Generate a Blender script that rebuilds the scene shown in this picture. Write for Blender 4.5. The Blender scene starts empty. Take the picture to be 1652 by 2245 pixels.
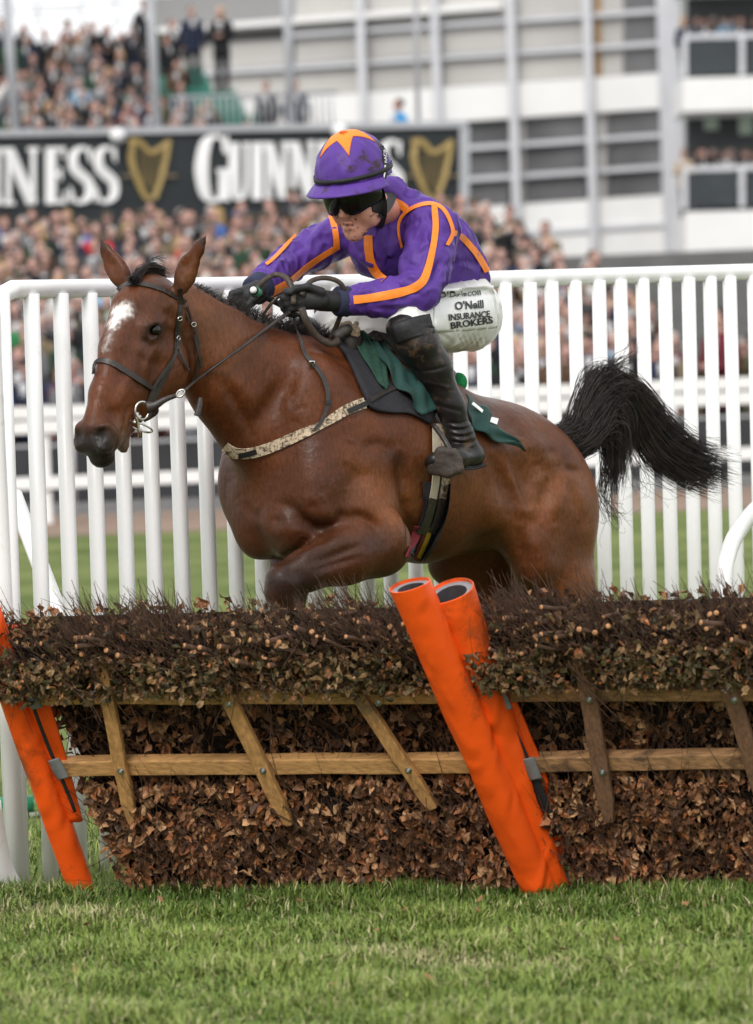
import bpy, math, random
import numpy as np
from mathutils import Vector, Matrix
from mathutils.bvhtree import BVHTree

random.seed(7)
rng = np.random.default_rng(7)
SC = bpy.context.scene
COL = SC.collection

# ------------------------------------------------------------------ camera
W, H, F = 1652.0, 2245.0, 10350.0          # photo plane and focal length in the same units
HC = 1.65                                   # eye height of the photographer
PITCH = math.atan((1122.5 - 777.0) / F)
ROLL = math.radians(2.4)
cam_d = bpy.data.cameras.new('camera')
cam = bpy.data.objects.new('camera', cam_d)
COL.objects.link(cam)
Mrot = Matrix.Rotation(math.pi / 2 - PITCH, 3, 'X') @ Matrix.Rotation(-ROLL, 3, 'Z')
cam.matrix_world = Matrix.Translation((0, 0, HC)) @ Mrot.to_4x4()
cam_d.sensor_fit = 'HORIZONTAL'
cam_d.sensor_width = 24.0
cam_d.lens = F / W * 24.0
cam_d.clip_start = 0.5
cam_d.clip_end = 2000
cam_d.dof.use_dof = True
cam_d.dof.focus_distance = 15.35
cam_d.dof.aperture_fstop = 3.8
SC.camera = cam

# ------------------------------------------------------------------ sky, sun, exposure
SUN_EL, SUN_AZ = math.radians(42), math.radians(200)    # azimuth clockwise from +Y
wd = bpy.data.worlds.new('World')
SC.world = wd
wd.use_nodes = True
nt = wd.node_tree
nt.nodes.clear()
sky = nt.nodes.new('ShaderNodeTexSky')
sky.sky_type = 'NISHITA'
sky.sun_disc = False
sky.sun_elevation = SUN_EL
sky.sun_rotation = SUN_AZ
sky.air_density = 1.0
sky.dust_density = 6.0
# closed cloud cover over the sky: pale, slightly uneven
tcw = nt.nodes.new('ShaderNodeTexCoord')
cn = nt.nodes.new('ShaderNodeTexNoise')
cn.inputs['Scale'].default_value = 2.2
cn.inputs['Detail'].default_value = 6
nt.links.new(tcw.outputs['Generated'], cn.inputs['Vector'])
cr_ = nt.nodes.new('ShaderNodeValToRGB')
cr_.color_ramp.elements[0].position = 0.25
cr_.color_ramp.elements[0].color = (6.6, 6.7, 6.9, 1)
cr_.color_ramp.elements[1].position = 0.75
cr_.color_ramp.elements[1].color = (9.4, 9.4, 9.4, 1)
nt.links.new(cn.outputs['Fac'], cr_.inputs[0])
cm = nt.nodes.new('ShaderNodeMix')
cm.data_type = 'RGBA'
cm.inputs[0].default_value = 0.92
nt.links.new(sky.outputs[0], cm.inputs[6])
nt.links.new(cr_.outputs[0], cm.inputs[7])
bg = nt.nodes.new('ShaderNodeBackground')
bg.inputs['Strength'].default_value = 0.12
nt.links.new(cm.outputs[2], bg.inputs['Color'])
wo = nt.nodes.new('ShaderNodeOutputWorld')
nt.links.new(bg.outputs[0], wo.inputs['Surface'])
sun_d = bpy.data.lights.new('sun', 'SUN')
sun_d.energy = 1.3
sun_d.angle = math.radians(14)
sun_d.color = (1.0, 0.97, 0.93)
sun = bpy.data.objects.new('sun', sun_d)
COL.objects.link(sun)
sdir = Vector((math.sin(SUN_AZ) * math.cos(SUN_EL), math.cos(SUN_AZ) * math.cos(SUN_EL), math.sin(SUN_EL)))
sun.rotation_euler = sdir.to_track_quat('Z', 'Y').to_euler()
sun.location = (0, 10, 12)
SC.view_settings.view_transform = 'Standard'
SC.view_settings.look = 'None'
SC.view_settings.gamma = 1
SC.view_settings.use_curve_mapping = False
SC.view_settings.exposure = 0.50
SC.render.engine = 'CYCLES'
SC.cycles.use_denoising = True
SC.cycles.max_bounces = 6
SC.cycles.diffuse_bounces = 3
SC.cycles.glossy_bounces = 3
SC.cycles.transparent_max_bounces = 6
SC.render.film_transparent = False

# ------------------------------------------------------------------ placing by sight lines
RM = np.array(Mrot)
EYE = np.array((0, 0, HC))
def ray(px, py):
    d = RM @ np.array(((px - W / 2) / F, (H / 2 - py) / F, -1.0))
    return d
def P(px, py, Y):
    d = ray(px, py)
    return EYE + d * (Y / d[1])
def G(px, py, z=0.0):
    d = ray(px, py)
    return EYE + d * ((z - HC) / d[2])
def proj(V):
    V = np.asarray(V, float).reshape(-1, 3)
    c = (V - EYE) @ RM
    return np.stack([W / 2 + F * c[:, 0] / -c[:, 2], H / 2 - F * c[:, 1] / -c[:, 2]], 1)
def on_plane(px, py, p0, n):
    d = ray(px, py)
    return EYE + d * (np.dot(p0 - EYE, n) / np.dot(d, n))
def pxm(Y):
    return F / Y
def nrm(v):
    v = np.asarray(v, float)
    return v / (np.linalg.norm(v) + 1e-12)

# ------------------------------------------------------------------ materials
def new_mat(name):
    m = bpy.data.materials.new(name)
    m.use_nodes = True
    n = m.node_tree.nodes
    b = n['Principled BSDF']
    return m, m.node_tree, b
def mat(name, col, rough=0.6, var=0.12, scale=30, bump=0.0, bscale=60, metal=0.0, spec=0.4, dirt=None, dscale=6, damt=0.5, coords='Object', stretch=None, sheen=0.0, coat=0.0, col2=None, wrk=None):
    """Principled colour varied by noise, optional second dirt colour, optional bump."""
    m, t, b = new_mat(name)
    L = t.links.new
    b.inputs['Roughness'].default_value = rough
    b.inputs['Metallic'].default_value = metal
    b.inputs['Specular IOR Level'].default_value = spec
    b.inputs['Sheen Weight'].default_value = sheen
    b.inputs['Coat Weight'].default_value = coat
    tc = t.nodes.new('ShaderNodeTexCoord')
    vec = tc.outputs[coords]
    if stretch:
        mp = t.nodes.new('ShaderNodeMapping')
        mp.inputs['Scale'].default_value = stretch
        L(vec, mp.inputs['Vector'])
        vec = mp.outputs[0]
    nz = t.nodes.new('ShaderNodeTexNoise')
    nz.inputs['Scale'].default_value = scale
    nz.inputs['Detail'].default_value = 5
    L(vec, nz.inputs['Vector'])
    mx = t.nodes.new('ShaderNodeMix')
    mx.data_type = 'RGBA'
    c = np.array(col[:3])
    c2 = np.array(col2[:3]) if col2 is not None else np.clip(c * (1 + var), 0, 1)
    mx.inputs[6].default_value = (*np.clip(c * (1 - var), 0, 1), 1)
    mx.inputs[7].default_value = (*c2, 1)
    rp = t.nodes.new('ShaderNodeMapRange')
    rp.inputs[1].default_value = 0.3
    rp.inputs[2].default_value = 0.7
    L(nz.outputs['Fac'], rp.inputs[0])
    L(rp.outputs[0], mx.inputs[0])
    out = mx.outputs[2]
    if dirt is not None:
        n2 = t.nodes.new('ShaderNodeTexNoise')
        n2.inputs['Scale'].default_value = dscale
        n2.inputs['Detail'].default_value = 8
        n2.inputs['Roughness'].default_value = 0.7
        L(tc.outputs[coords], n2.inputs['Vector'])
        r2 = t.nodes.new('ShaderNodeMapRange')
        r2.inputs[1].default_value = 0.62 - 0.25 * damt
        r2.inputs[2].default_value = 0.72 - 0.2 * damt
        L(n2.outputs['Fac'], r2.inputs[0])
        m2 = t.nodes.new('ShaderNodeMix')
        m2.data_type = 'RGBA'
        L(r2.outputs[0], m2.inputs[0])
        L(out, m2.inputs[6])
        m2.inputs[7].default_value = (*dirt, 1)
        out = m2.outputs[2]
    L(out, b.inputs['Base Color'])
    if wrk:
        # creased cloth: ridges of warped noise
        nw = t.nodes.new('ShaderNodeTexNoise')
        nw.noise_type = 'RIDGED_MULTIFRACTAL'
        nw.inputs['Scale'].default_value = wrk[1]
        nw.inputs['Detail'].default_value = 2.5
        nw.inputs['Distortion'].default_value = .7
        mp2 = t.nodes.new('ShaderNodeMapping')
        mp2.inputs['Scale'].default_value = wrk[2] if len(wrk) > 2 else (1, 1, 1)
        mp2.inputs['Rotation'].default_value = (.5, .6, .4)
        L(tc.outputs[coords], mp2.inputs['Vector'])
        L(mp2.outputs[0], nw.inputs['Vector'])
        bw = t.nodes.new('ShaderNodeBump')
        bw.inputs['Distance'].default_value = wrk[0]
        L(nw.outputs['Fac'], bw.inputs['Height'])
        L(bw.outputs[0], b.inputs['Normal'])
    if bump:
        n3 = t.nodes.new('ShaderNodeTexNoise')
        n3.inputs['Scale'].default_value = bscale
        n3.inputs['Detail'].default_value = 4
        L(vec, n3.inputs['Vector'])
        bp = t.nodes.new('ShaderNodeBump')
        bp.inputs['Strength'].default_value = 1.0
        bp.inputs['Distance'].default_value = bump
        L(n3.outputs['Fac'], bp.inputs['Height'])
        if wrk:
            L(bw.outputs[0], bp.inputs['Normal'])
        L(bp.outputs[0], b.inputs['Normal'])
    return m
def attr_mat(name, rough=0.6, var=0.15, scale=40, bump=0.0, bscale=80, spec=0.3, sheen=0.0, attr='col', trans=0.0, stretch=None, coat=0.0):
    """Base colour from a per-vertex colour (dye, coat markings, leaf colour) times fine noise."""
    m, t, b = new_mat(name)
    L = t.links.new
    b.inputs['Roughness'].default_value = rough
    b.inputs['Specular IOR Level'].default_value = spec
    b.inputs['Sheen Weight'].default_value = sheen
    b.inputs['Coat Weight'].default_value = coat
    if trans:
        b.inputs['Transmission Weight'].default_value = 0
        b.inputs['Subsurface Weight'].default_value = 0
    a = t.nodes.new('ShaderNodeAttribute')
    a.attribute_name = attr
    tc = t.nodes.new('ShaderNodeTexCoord')
    vec = tc.outputs['Object']
    if stretch:
        mp = t.nodes.new('ShaderNodeMapping')
        mp.inputs['Scale'].default_value = stretch
        L(vec, mp.inputs['Vector'])
        vec = mp.outputs[0]
    nz = t.nodes.new('ShaderNodeTexNoise')
    nz.inputs['Scale'].default_value = scale
    nz.inputs['Detail'].default_value = 6
    L(vec, nz.inputs['Vector'])
    rp = t.nodes.new('ShaderNodeMapRange')
    rp.inputs[1].default_value = 0.3
    rp.inputs[2].default_value = 0.7
    rp.inputs[3].default_value = 1 - var
    rp.inputs[4].default_value = 1 + var
    L(nz.outputs['Fac'], rp.inputs[0])
    vm = t.nodes.new('ShaderNodeVectorMath')
    vm.operation = 'SCALE'
    L(a.outputs['Color'], vm.inputs[0])
    L(rp.outputs[0], vm.inputs['Scale'])
    L(vm.outputs[0], b.inputs['Base Color'])
    if bump:
        n3 = t.nodes.new('ShaderNodeTexNoise')
        n3.inputs['Scale'].default_value = bscale
        n3.inputs['Detail'].default_value = 5
        L(vec, n3.inputs['Vector'])
        bp = t.nodes.new('ShaderNodeBump')
        bp.inputs['Distance'].default_value = bump
        L(n3.outputs['Fac'], bp.inputs['Height'])
        L(bp.outputs[0], b.inputs['Normal'])
    return m

# ------------------------------------------------------------------ objects
def tag(o, label=None, cat=None, group=None, kind=None):
    if label: o['label'] = label
    if cat: o['category'] = cat
    if group: o['group'] = group
    if kind: o['kind'] = kind
    return o
def empty(name, loc, label=None, cat=None, group=None, kind=None):
    o = bpy.data.objects.new(name, None)
    o.empty_display_size = 0.1
    o.location = loc
    COL.objects.link(o)
    return tag(o, label, cat, group, kind)
def link(name, me, m=None, parent=None, loc=None):
    o = bpy.data.objects.new(name, me)
    COL.objects.link(o)
    if m is not None and not me.materials:
        for q in (m if isinstance(m, (list, tuple)) else [m]):
            me.materials.append(q)
    if loc is not None:
        o.location = loc
    if parent is not None:
        o.parent = parent
        if loc is None:
            o.location = -Vector(parent.matrix_basis.translation) if parent.parent is None else (0, 0, 0)
    return o
def mesh_np(name, V, Q, smooth=True, col=None, midx=None):
    """mesh from arrays; Q is an (n,3) or (n,4) index array or a list of such arrays"""
    Qs = Q if isinstance(Q, list) else [Q]
    me = bpy.data.meshes.new(name)
    V = np.asarray(V, np.float32)
    me.vertices.add(len(V))
    me.vertices.foreach_set('co', V.ravel())
    lv = np.concatenate([np.asarray(q, np.int32).ravel() for q in Qs])
    cnt = np.concatenate([np.full(len(q), np.asarray(q).shape[1], np.int32) for q in Qs])
    st = np.concatenate([[0], np.cumsum(cnt)[:-1]]).astype(np.int32)
    me.loops.add(len(lv))
    me.loops.foreach_set('vertex_index', lv)
    me.polygons.add(len(cnt))
    me.polygons.foreach_set('loop_start', st)
    me.polygons.foreach_set('use_smooth', np.full(len(cnt), smooth, bool))
    if midx is not None:
        me.polygons.foreach_set('material_index', np.asarray(midx, np.int32))
    me.update(calc_edges=True)
    if col is not None:
        a = me.color_attributes.new('col', 'FLOAT_COLOR', 'POINT')
        c = np.ones((len(V), 4), np.float32)
        c[:, :3] = col
        a.data.foreach_set('color', c.ravel())
    return me
class MB:
    """collects simple solids into one mesh"""
    def __init__(s):
        s.v = []; s.q = []; s.t = []; s.n = 0
    def raw(s, V, Q=None, T=None):
        V = np.asarray(V, float)
        if Q is not None and len(Q): s.q.append(np.asarray(Q) + s.n)
        if T is not None and len(T): s.t.append(np.asarray(T) + s.n)
        s.v.append(V); s.n += len(V)
        return s
    def box8(s, C):
        """eight corners: bottom ring 0-3, top ring 4-7"""
        return s.raw(C, [[3, 2, 1, 0], [4, 5, 6, 7], [0, 1, 5, 4], [1, 2, 6, 5], [2, 3, 7, 6], [3, 0, 4, 7]])
    def box(s, c, size, ax=None):
        a = np.eye(3) if ax is None else np.asarray(ax, float)
        h = np.asarray(size, float) / 2
        C = [np.asarray(c) + a[0] * h[0] * x + a[1] * h[1] * y + a[2] * h[2] * z for z in (-1, 1) for x, y in ((-1, -1), (1, -1), (1, 1), (-1, 1))]
        return s.box8(C)
    def beam(s, a, b, w, d, up=(0, 0, 1)):
        """rectangular bar from a to b; w along side, d along the second axis"""
        a = np.asarray(a, float); b = np.asarray(b, float)
        t = nrm(b - a)
        u = np.asarray(up, float)
        sd = nrm(np.cross(t, u))
        v = np.cross(sd, t)
        C = []
        for p in (a, b):
            for x, y in ((-1, -1), (1, -1), (1, 1), (-1, 1)):
                C.append(p + sd * x * w / 2 + v * y * d / 2)
        return s.box8(C)
    def tube(s, pts, r, n=8, caps=True, flat=1.0, up=None):
        pts = np.asarray(pts, float)
        m = len(pts)
        r = np.broadcast_to(np.asarray(r, float), (m,))
        T = np.gradient(pts, axis=0)
        T /= np.linalg.norm(T, axis=1)[:, None] + 1e-12
        u = np.array((0, 0, 1.0)) if up is None else np.asarray(up, float)
        if abs(np.dot(T[0], u)) > 0.95 and up is None: u = np.array((1.0, 0, 0))
        V = []
        nn = u
        for i in range(m):
            nn = nn - T[i] * np.dot(nn, T[i])
            if np.linalg.norm(nn) < 1e-5: nn = np.cross(T[i], (0.3, 0.5, 0.8))
            nn = nrm(nn)
            bn = np.cross(T[i], nn)
            for k in range(n):
                a = 2 * math.pi * k / n
                V.append(pts[i] + (nn * math.cos(a) * flat + bn * math.sin(a)) * r[i])
        Q = [[i * n + k, i * n + (k + 1) % n, (i + 1) * n + (k + 1) % n, (i + 1) * n + k] for i in range(m - 1) for k in range(n)]
        T3 = []
        if caps:
            V.append(pts[0]); V.append(pts[-1])
            a, b = m * n, m * n + 1
            T3 = [[a, (k + 1) % n, k] for k in range(n)] + [[b, (m - 1) * n + k, (m - 1) * n + (k + 1) % n] for k in range(n)]
        return s.raw(V, Q, T3)
    def ball(s, c, r, n=10, m=7):
        r = np.broadcast_to(np.asarray(r, float), (3,))
        V = [np.asarray(c) + r * (0, 0, 1)]
        for i in range(1, m):
            a = math.pi * i / m
            for k in range(n):
                b = 2 * math.pi * k / n
                V.append(np.asarray(c) + r * (math.sin(a) * math.cos(b), math.sin(a) * math.sin(b), math.cos(a)))
        V.append(np.asarray(c) - r * (0, 0, 1))
        T = [[0, 1 + k, 1 + (k + 1) % n] for k in range(n)]
        Q = [[1 + i * n + k, 1 + (i + 1) * n + k, 1 + (i + 1) * n + (k + 1) % n, 1 + i * n + (k + 1) % n] for i in range(m - 2) for k in range(n)]
        e = len(V) - 1
        T += [[e, 1 + (m - 2) * n + (k + 1) % n, 1 + (m - 2) * n + k] for k in range(n)]
        return s.raw(V, Q, T)
    def mesh(s, name, smooth=False, col=None):
        V = np.concatenate(s.v)
        Q = []
        if s.q: Q.append(np.concatenate(s.q))
        if s.t: Q.append(np.concatenate(s.t))
        return mesh_np(name, V, Q, smooth, col)
    def build(s, name, m, parent=None, smooth=False, loc=None, label=None):
        o = link(name, s.mesh(name, smooth), m, parent, loc)
        if label: o['label'] = label
        return o
def auto_smooth(o, ang=40):
    """flat where edges are sharp, smooth elsewhere"""
    me = o.data
    me.polygons.foreach_set('use_smooth', np.ones(len(me.polygons), bool))
    me.set_sharp_from_angle(angle=math.radians(ang))
    return o
def bevel(o, w, seg=2):
    md = o.modifiers.new('bevel', 'BEVEL')
    md.width = w
    md.segments = seg
    md.limit_method = 'ANGLE'
    return o
def spline(pts, n):
    """Catmull-Rom through pts (any dimension), n samples"""
    p = np.asarray(pts, float)
    if len(p) == 2:
        return p[0] + (p[1] - p[0]) * np.linspace(0, 1, n)[:, None]
    q = np.vstack([2 * p[0] - p[1], p, 2 * p[-1] - p[-2]])
    out = []
    for u in np.linspace(0, len(p) - 1 - 1e-9, n):
        i = int(u); t = u - i
        a, b, c, d = q[i], q[i + 1], q[i + 2], q[i + 3]
        out.append(0.5 * (2 * b + (c - a) * t + (2 * a - 5 * b + 4 * c - d) * t * t + (3 * b - a - 3 * c + d) * t ** 3))
    return np.array(out)

# ------------------------------------------------------------------ implicit solids
class Field:
    def __init__(s, lo, hi, h):
        s.lo = np.asarray(lo, float); s.h = h
        s.n = np.ceil((np.asarray(hi) - s.lo) / h).astype(int) + 1
        s.f = np.full(s.n, 0.3, np.float32)
        s.ax = [(s.lo[i] + h * np.arange(s.n[i])).astype(np.float32) for i in range(3)]
    def _win(s, lo, hi, m):
        a = np.clip(np.floor((np.asarray(lo) - m - s.lo) / s.h).astype(int), 0, s.n - 1)
        b = np.clip(np.ceil((np.asarray(hi) + m - s.lo) / s.h).astype(int) + 1, a + 1, s.n)
        sl = tuple(slice(a[i], b[i]) for i in range(3))
        X = s.ax[0][sl[0]][:, None, None]; Y = s.ax[1][sl[1]][None, :, None]; Z = s.ax[2][sl[2]][None, None, :]
        return sl, X, Y, Z
    def _mix(s, sl, d, k, sub):
        a = s.f[sl]
        if sub:
            h = np.clip(0.5 - 0.5 * (a + d) / k, 0, 1)
            s.f[sl] = a + (-d - a) * h + k * h * (1 - h)
        else:
            h = np.clip(0.5 + 0.5 * (a - d) / k, 0, 1)
            s.f[sl] = a + (d - a) * h - k * h * (1 - h)
    def cone(s, a, b, ra, rb, k=0.04, u=None, q=1.0, sub=False):
        """tapered capsule; squashed by q along direction u"""
        a = np.asarray(a, float); b = np.asarray(b, float)
        R = max(ra, rb)
        sl, X, Y, Z = s._win(np.minimum(a, b), np.maximum(a, b), R * max(1, q) + k + 3 * s.h)
        px, py, pz = X - a[0], Y - a[1], Z - a[2]
        ba = b - a
        if u is not None:
            u = nrm(u)
            e = (px * u[0] + py * u[1] + pz * u[2]) * (1 / q - 1)
            px, py, pz = px + e * u[0], py + e * u[1], pz + e * u[2]
            ba = ba + u * np.dot(ba, u) * (1 / q - 1)
        t = np.clip((px * ba[0] + py * ba[1] + pz * ba[2]) / max(np.dot(ba, ba), 1e-9), 0, 1)
        d = np.sqrt((px - t * ba[0]) ** 2 + (py - t * ba[1]) ** 2 + (pz - t * ba[2]) ** 2) - (ra + (rb - ra) * t)
        if q < 1: d = d * (0.5 + 0.5 * q)
        s._mix(sl, d.astype(np.float32), k, sub)
        return s
    def chain(s, pts, rs, k=0.04, u=None, q=1.0, sub=False):
        for i in range(len(pts) - 1):
            s.cone(pts[i], pts[i + 1], rs[i], rs[i + 1], k if i == 0 else min(k, 0.03), u, q, sub)
        return s
    def ell(s, c, r, A=None, k=0.04, sub=False):
        """ellipsoid with radii r along the rows of A"""
        c = np.asarray(c, float); r = np.broadcast_to(np.asarray(r, float), (3,))
        A = np.eye(3) if A is None else np.array([nrm(v) for v in A])
        ext = np.sqrt(((A * r[:, None]) ** 2).sum(0))
        sl, X, Y, Z = s._win(c - ext, c + ext, k + 3 * s.h)
        px, py, pz = X - c[0], Y - c[1], Z - c[2]
        w = [px * A[i, 0] + py * A[i, 1] + pz * A[i, 2] for i in range(3)]
        k0 = np.sqrt(sum((w[i] / r[i]) ** 2 for i in range(3)))
        k1 = np.sqrt(sum((w[i] / r[i] ** 2) ** 2 for i in range(3))) + 1e-9
        s._mix(sl, (k0 * (k0 - 1) / k1).astype(np.float32), k, sub)
        return s
    def cut(s, p, n, k=0.01):
        """remove the half space beyond plane p with outward normal n"""
        d = (s.ax[0][:, None, None] - p[0]) * n[0] + (s.ax[1][None, :, None] - p[1]) * n[1] + (s.ax[2][None, None, :] - p[2]) * n[2]
        s._mix(tuple(slice(0, q) for q in s.n), (-d).astype(np.float32), k, True)
        return s
    def surface(s):
        f = s.f; h = s.h
        sg = f < 0
        n = np.array(f.shape) - 1
        cnt = np.zeros(n, np.int8)
        for i in (0, 1):
            for j in (0, 1):
                for k in (0, 1):
                    cnt += sg[i:n[0] + i, j:n[1] + j, k:n[2] + k]
        idx = np.argwhere((cnt > 0) & (cnt < 8))
        ids = np.full(n, -1, np.int32)
        ids[idx[:, 0], idx[:, 1], idx[:, 2]] = np.arange(len(idx))
        acc = np.zeros((len(idx), 3)); num = np.zeros(len(idx))
        cs = [np.array((i, j, k)) for i in (0, 1) for j in (0, 1) for k in (0, 1)]
        for a in range(8):
            for b in range(a + 1, 8):
                if np.abs(cs[a] - cs[b]).sum() != 1: continue
                ia, ib = idx + cs[a], idx + cs[b]
                fa = f[ia[:, 0], ia[:, 1], ia[:, 2]]; fb = f[ib[:, 0], ib[:, 1], ib[:, 2]]
                mk = (fa < 0) != (fb < 0)
                t = fa[mk] / (fa[mk] - fb[mk])
                acc[mk] += cs[a] + t[:, None] * (cs[b] - cs[a])
                num[mk] += 1
        V = s.lo + h * (idx + acc / num[:, None])
        Qs = []
        for ax in range(3):
            a1, a2 = (ax + 1) % 3, (ax + 2) % 3
            sa = [slice(None)] * 3; sb = [slice(None)] * 3
            sa[ax] = slice(0, -1); sb[ax] = slice(1, None)
            fl = sg[tuple(sa)] != sg[tuple(sb)]
            e = np.argwhere(fl)
            ok = (e[:, a1] >= 1) & (e[:, a2] >= 1) & (e[:, a1] < n[a1]) & (e[:, a2] < n[a2])
            e = e[ok]
            ins = sg[e[:, 0], e[:, 1], e[:, 2]]
            c = []
            for d1, d2 in ((1, 1), (0, 1), (0, 0), (1, 0)):
                q = e.copy(); q[:, a1] -= d1; q[:, a2] -= d2
                c.append(ids[q[:, 0], q[:, 1], q[:, 2]])
            q = np.stack(c, 1)
            q[~ins] = q[~ins][:, ::-1]
            Qs.append(q)
        Q = np.concatenate(Qs)
        return V, Q
def vnormals(V, Q):
    d1 = V[Q[:, 2]] - V[Q[:, 0]]; d2 = V[Q[:, 3]] - V[Q[:, 1]]
    fn = np.cross(d1, d2)
    N = np.zeros_like(V)
    for i in range(4):
        for c in range(3):
            N[:, c] += np.bincount(Q[:, i], fn[:, c], len(V))
    return N / (np.linalg.norm(N, axis=1)[:, None] + 1e-12)
def relax(V, Q, it=2, w=0.5):
    e = np.concatenate([Q[:, [0, 1]], Q[:, [1, 2]], Q[:, [2, 3]], Q[:, [3, 0]]])
    deg = np.bincount(e.ravel(), minlength=len(V)).astype(float)[:, None]
    for _ in range(it):
        S = np.stack([np.bincount(e[:, 0], V[e[:, 1], c], len(V)) + np.bincount(e[:, 1], V[e[:, 0], c], len(V)) for c in range(3)], 1)
        V = V + w * (S / np.maximum(deg, 1) - V)
    return V
def seg_dist(p, poly):
    """distance of 2-D points to a polyline"""
    d = np.full(len(p), 1e9)
    for a, b in zip(poly[:-1], poly[1:]):
        ab = b - a
        t = np.clip(((p - a) @ ab) / max(ab @ ab, 1e-9), 0, 1)
        d = np.minimum(d, np.linalg.norm(p - a - t[:, None] * ab, axis=1))
    return d
def sculpt(V, N, strokes, mask=None):
    """raise (+) or sink (-) the surface along strokes: (points in the photo plane, width, metres)"""
    pp = proj(V)
    face = np.clip(((EYE - V) * N).sum(1) / np.linalg.norm(EYE - V, axis=1) * 2.5, 0, 1)
    if mask is not None: face = face * mask
    off = np.zeros(len(V))
    for pts, w, a in strokes:
        pl = spline(pts, max(2, 5 * len(pts))) if len(pts) > 1 else np.array([pts[0], pts[0]], float)
        lo = pl.min(0) - 3 * w; hi = pl.max(0) + 3 * w
        k = np.nonzero(((pp > lo) & (pp < hi)).all(1) & (face > 0))[0]
        if len(k) == 0: continue
        d = seg_dist(pp[k], pl)
        fade = 1.0
        if len(pts) > 2:                    # strokes run out gently at both ends
            L = np.linalg.norm(pl[-1] - pl[0]) + 1e-6
            e = np.minimum(np.linalg.norm(pp[k] - pl[0], axis=1), np.linalg.norm(pp[k] - pl[-1], axis=1)) / L
            fade = np.clip(e / .38, 0, 1) ** 1.0
        off[k] += a * np.exp(-(d / w) ** 2) * face[k] * fade
    return V + N * off[:, None]
def bvh(V, Q):
    return BVHTree.FromPolygons([tuple(v) for v in V.tolist()], Q.tolist())
def cast(tree, px, py):
    d = Vector(ray(px, py)).normalized()
    hit, n, i, dist = tree.ray_cast(Vector(EYE), d)
    if hit is None: return None, None
    n = np.array(n)
    if np.dot(n, np.array(d)) > 0: n = -n
    return np.array(hit), n
def ribbon(tree, pts, w, off=0.002, th=0.003, n=None, across=3, dy=0.0):
    """a strap of width w laid on a surface along sight lines; returns an MB"""
    pts = np.asarray(pts, float)
    L = np.linalg.norm(np.diff(pts, axis=0), axis=1).sum()
    n = n or max(4, int(L / 8))
    c = spline(pts, n)
    ws = np.broadcast_to(np.asarray(w, float), (len(pts),)) if np.ndim(w) else np.full(len(pts), float(w))
    wi = np.interp(np.linspace(0, 1, n), np.linspace(0, 1, len(pts)), ws)
    T = np.gradient(c, axis=0)
    T /= np.linalg.norm(T, axis=1)[:, None] + 1e-9
    S = np.stack([-T[:, 1], T[:, 0]], 1)
    A = np.full((n, across, 3), np.nan); NN = np.zeros((n, across, 3))
    for i in range(n):
        for j in range(across):
            q = c[i] + S[i] * wi[i] * (j / (across - 1) - 0.5)
            hp, hn = cast(tree, *q)
            if hp is not None:
                A[i, j] = hp; NN[i, j] = hn
    Yc = np.nanmedian(A[:, :, 1], axis=1)
    good = ~np.isnan(Yc)
    if not good.any(): return None
    Yc = np.interp(np.arange(n), np.nonzero(good)[0], Yc[good])
    for i in range(n):
        for j in range(across):
            q = c[i] + S[i] * wi[i] * (j / (across - 1) - 0.5)
            if np.isnan(A[i, j, 0]) or abs(A[i, j, 1] - Yc[i]) > 0.06:
                A[i, j] = P(q[0], q[1], Yc[i]); NN[i, j] = (0, -1, 0)
    for _ in range(3):
        A[1:-1] = (A[:-2] + A[1:-1] * 2 + A[2:]) / 4
        NN[1:-1] = (NN[:-2] + NN[1:-1] * 2 + NN[2:]) / 4
    NN /= np.linalg.norm(NN, axis=2)[:, :, None] + 1e-9
    return solid_strip(A + NN * off, NN, th)
def solid_strip(A, NN, th):
    n, m, _ = A.shape
    top = (A + NN * th).reshape(-1, 3); bot = A.reshape(-1, 3)
    V = np.concatenate([top, bot]); o = n * m
    Q = []
    for i in range(n - 1):
        for j in range(m - 1):
            a, b, c2, d = i * m + j, i * m + j + 1, (i + 1) * m + j + 1, (i + 1) * m + j
            Q.append([a, b, c2, d]); Q.append([o + d, o + c2, o + b, o + a])
        for j in (0, m - 1):
            a, d = i * m + j, (i + 1) * m + j
            Q.append([a, d, o + d, o + a] if j == 0 else [d, a, o + a, o + d])
    for i in (0, n - 1):
        for j in range(m - 1):
            a, b = i * m + j, i * m + j + 1
            Q.append([b, a, o + a, o + b] if i == 0 else [a, b, o + b, o + a])
    mb = MB(); mb.raw(V, Q)
    return mb
def strap3(pts, w, th, nrmv, n=24):
    """flat strap through 3-D points, broad side facing nrmv"""
    c = spline(pts, n)
    T = np.gradient(c, axis=0)
    T /= np.linalg.norm(T, axis=1)[:, None] + 1e-9
    nv = np.broadcast_to(np.asarray(nrmv, float), (n, 3))
    S = np.cross(T, nv)
    S /= np.linalg.norm(S, axis=1)[:, None] + 1e-9
    N2 = np.cross(S, T)
    ws = np.interp(np.linspace(0, 1, n), np.linspace(0, 1, np.size(w)), np.atleast_1d(w))[:, None]
    A = np.stack([c - S * ws / 2, c, c + S * ws / 2], 1)
    return solid_strip(A, np.stack([N2] * 3, 1), th)
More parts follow.
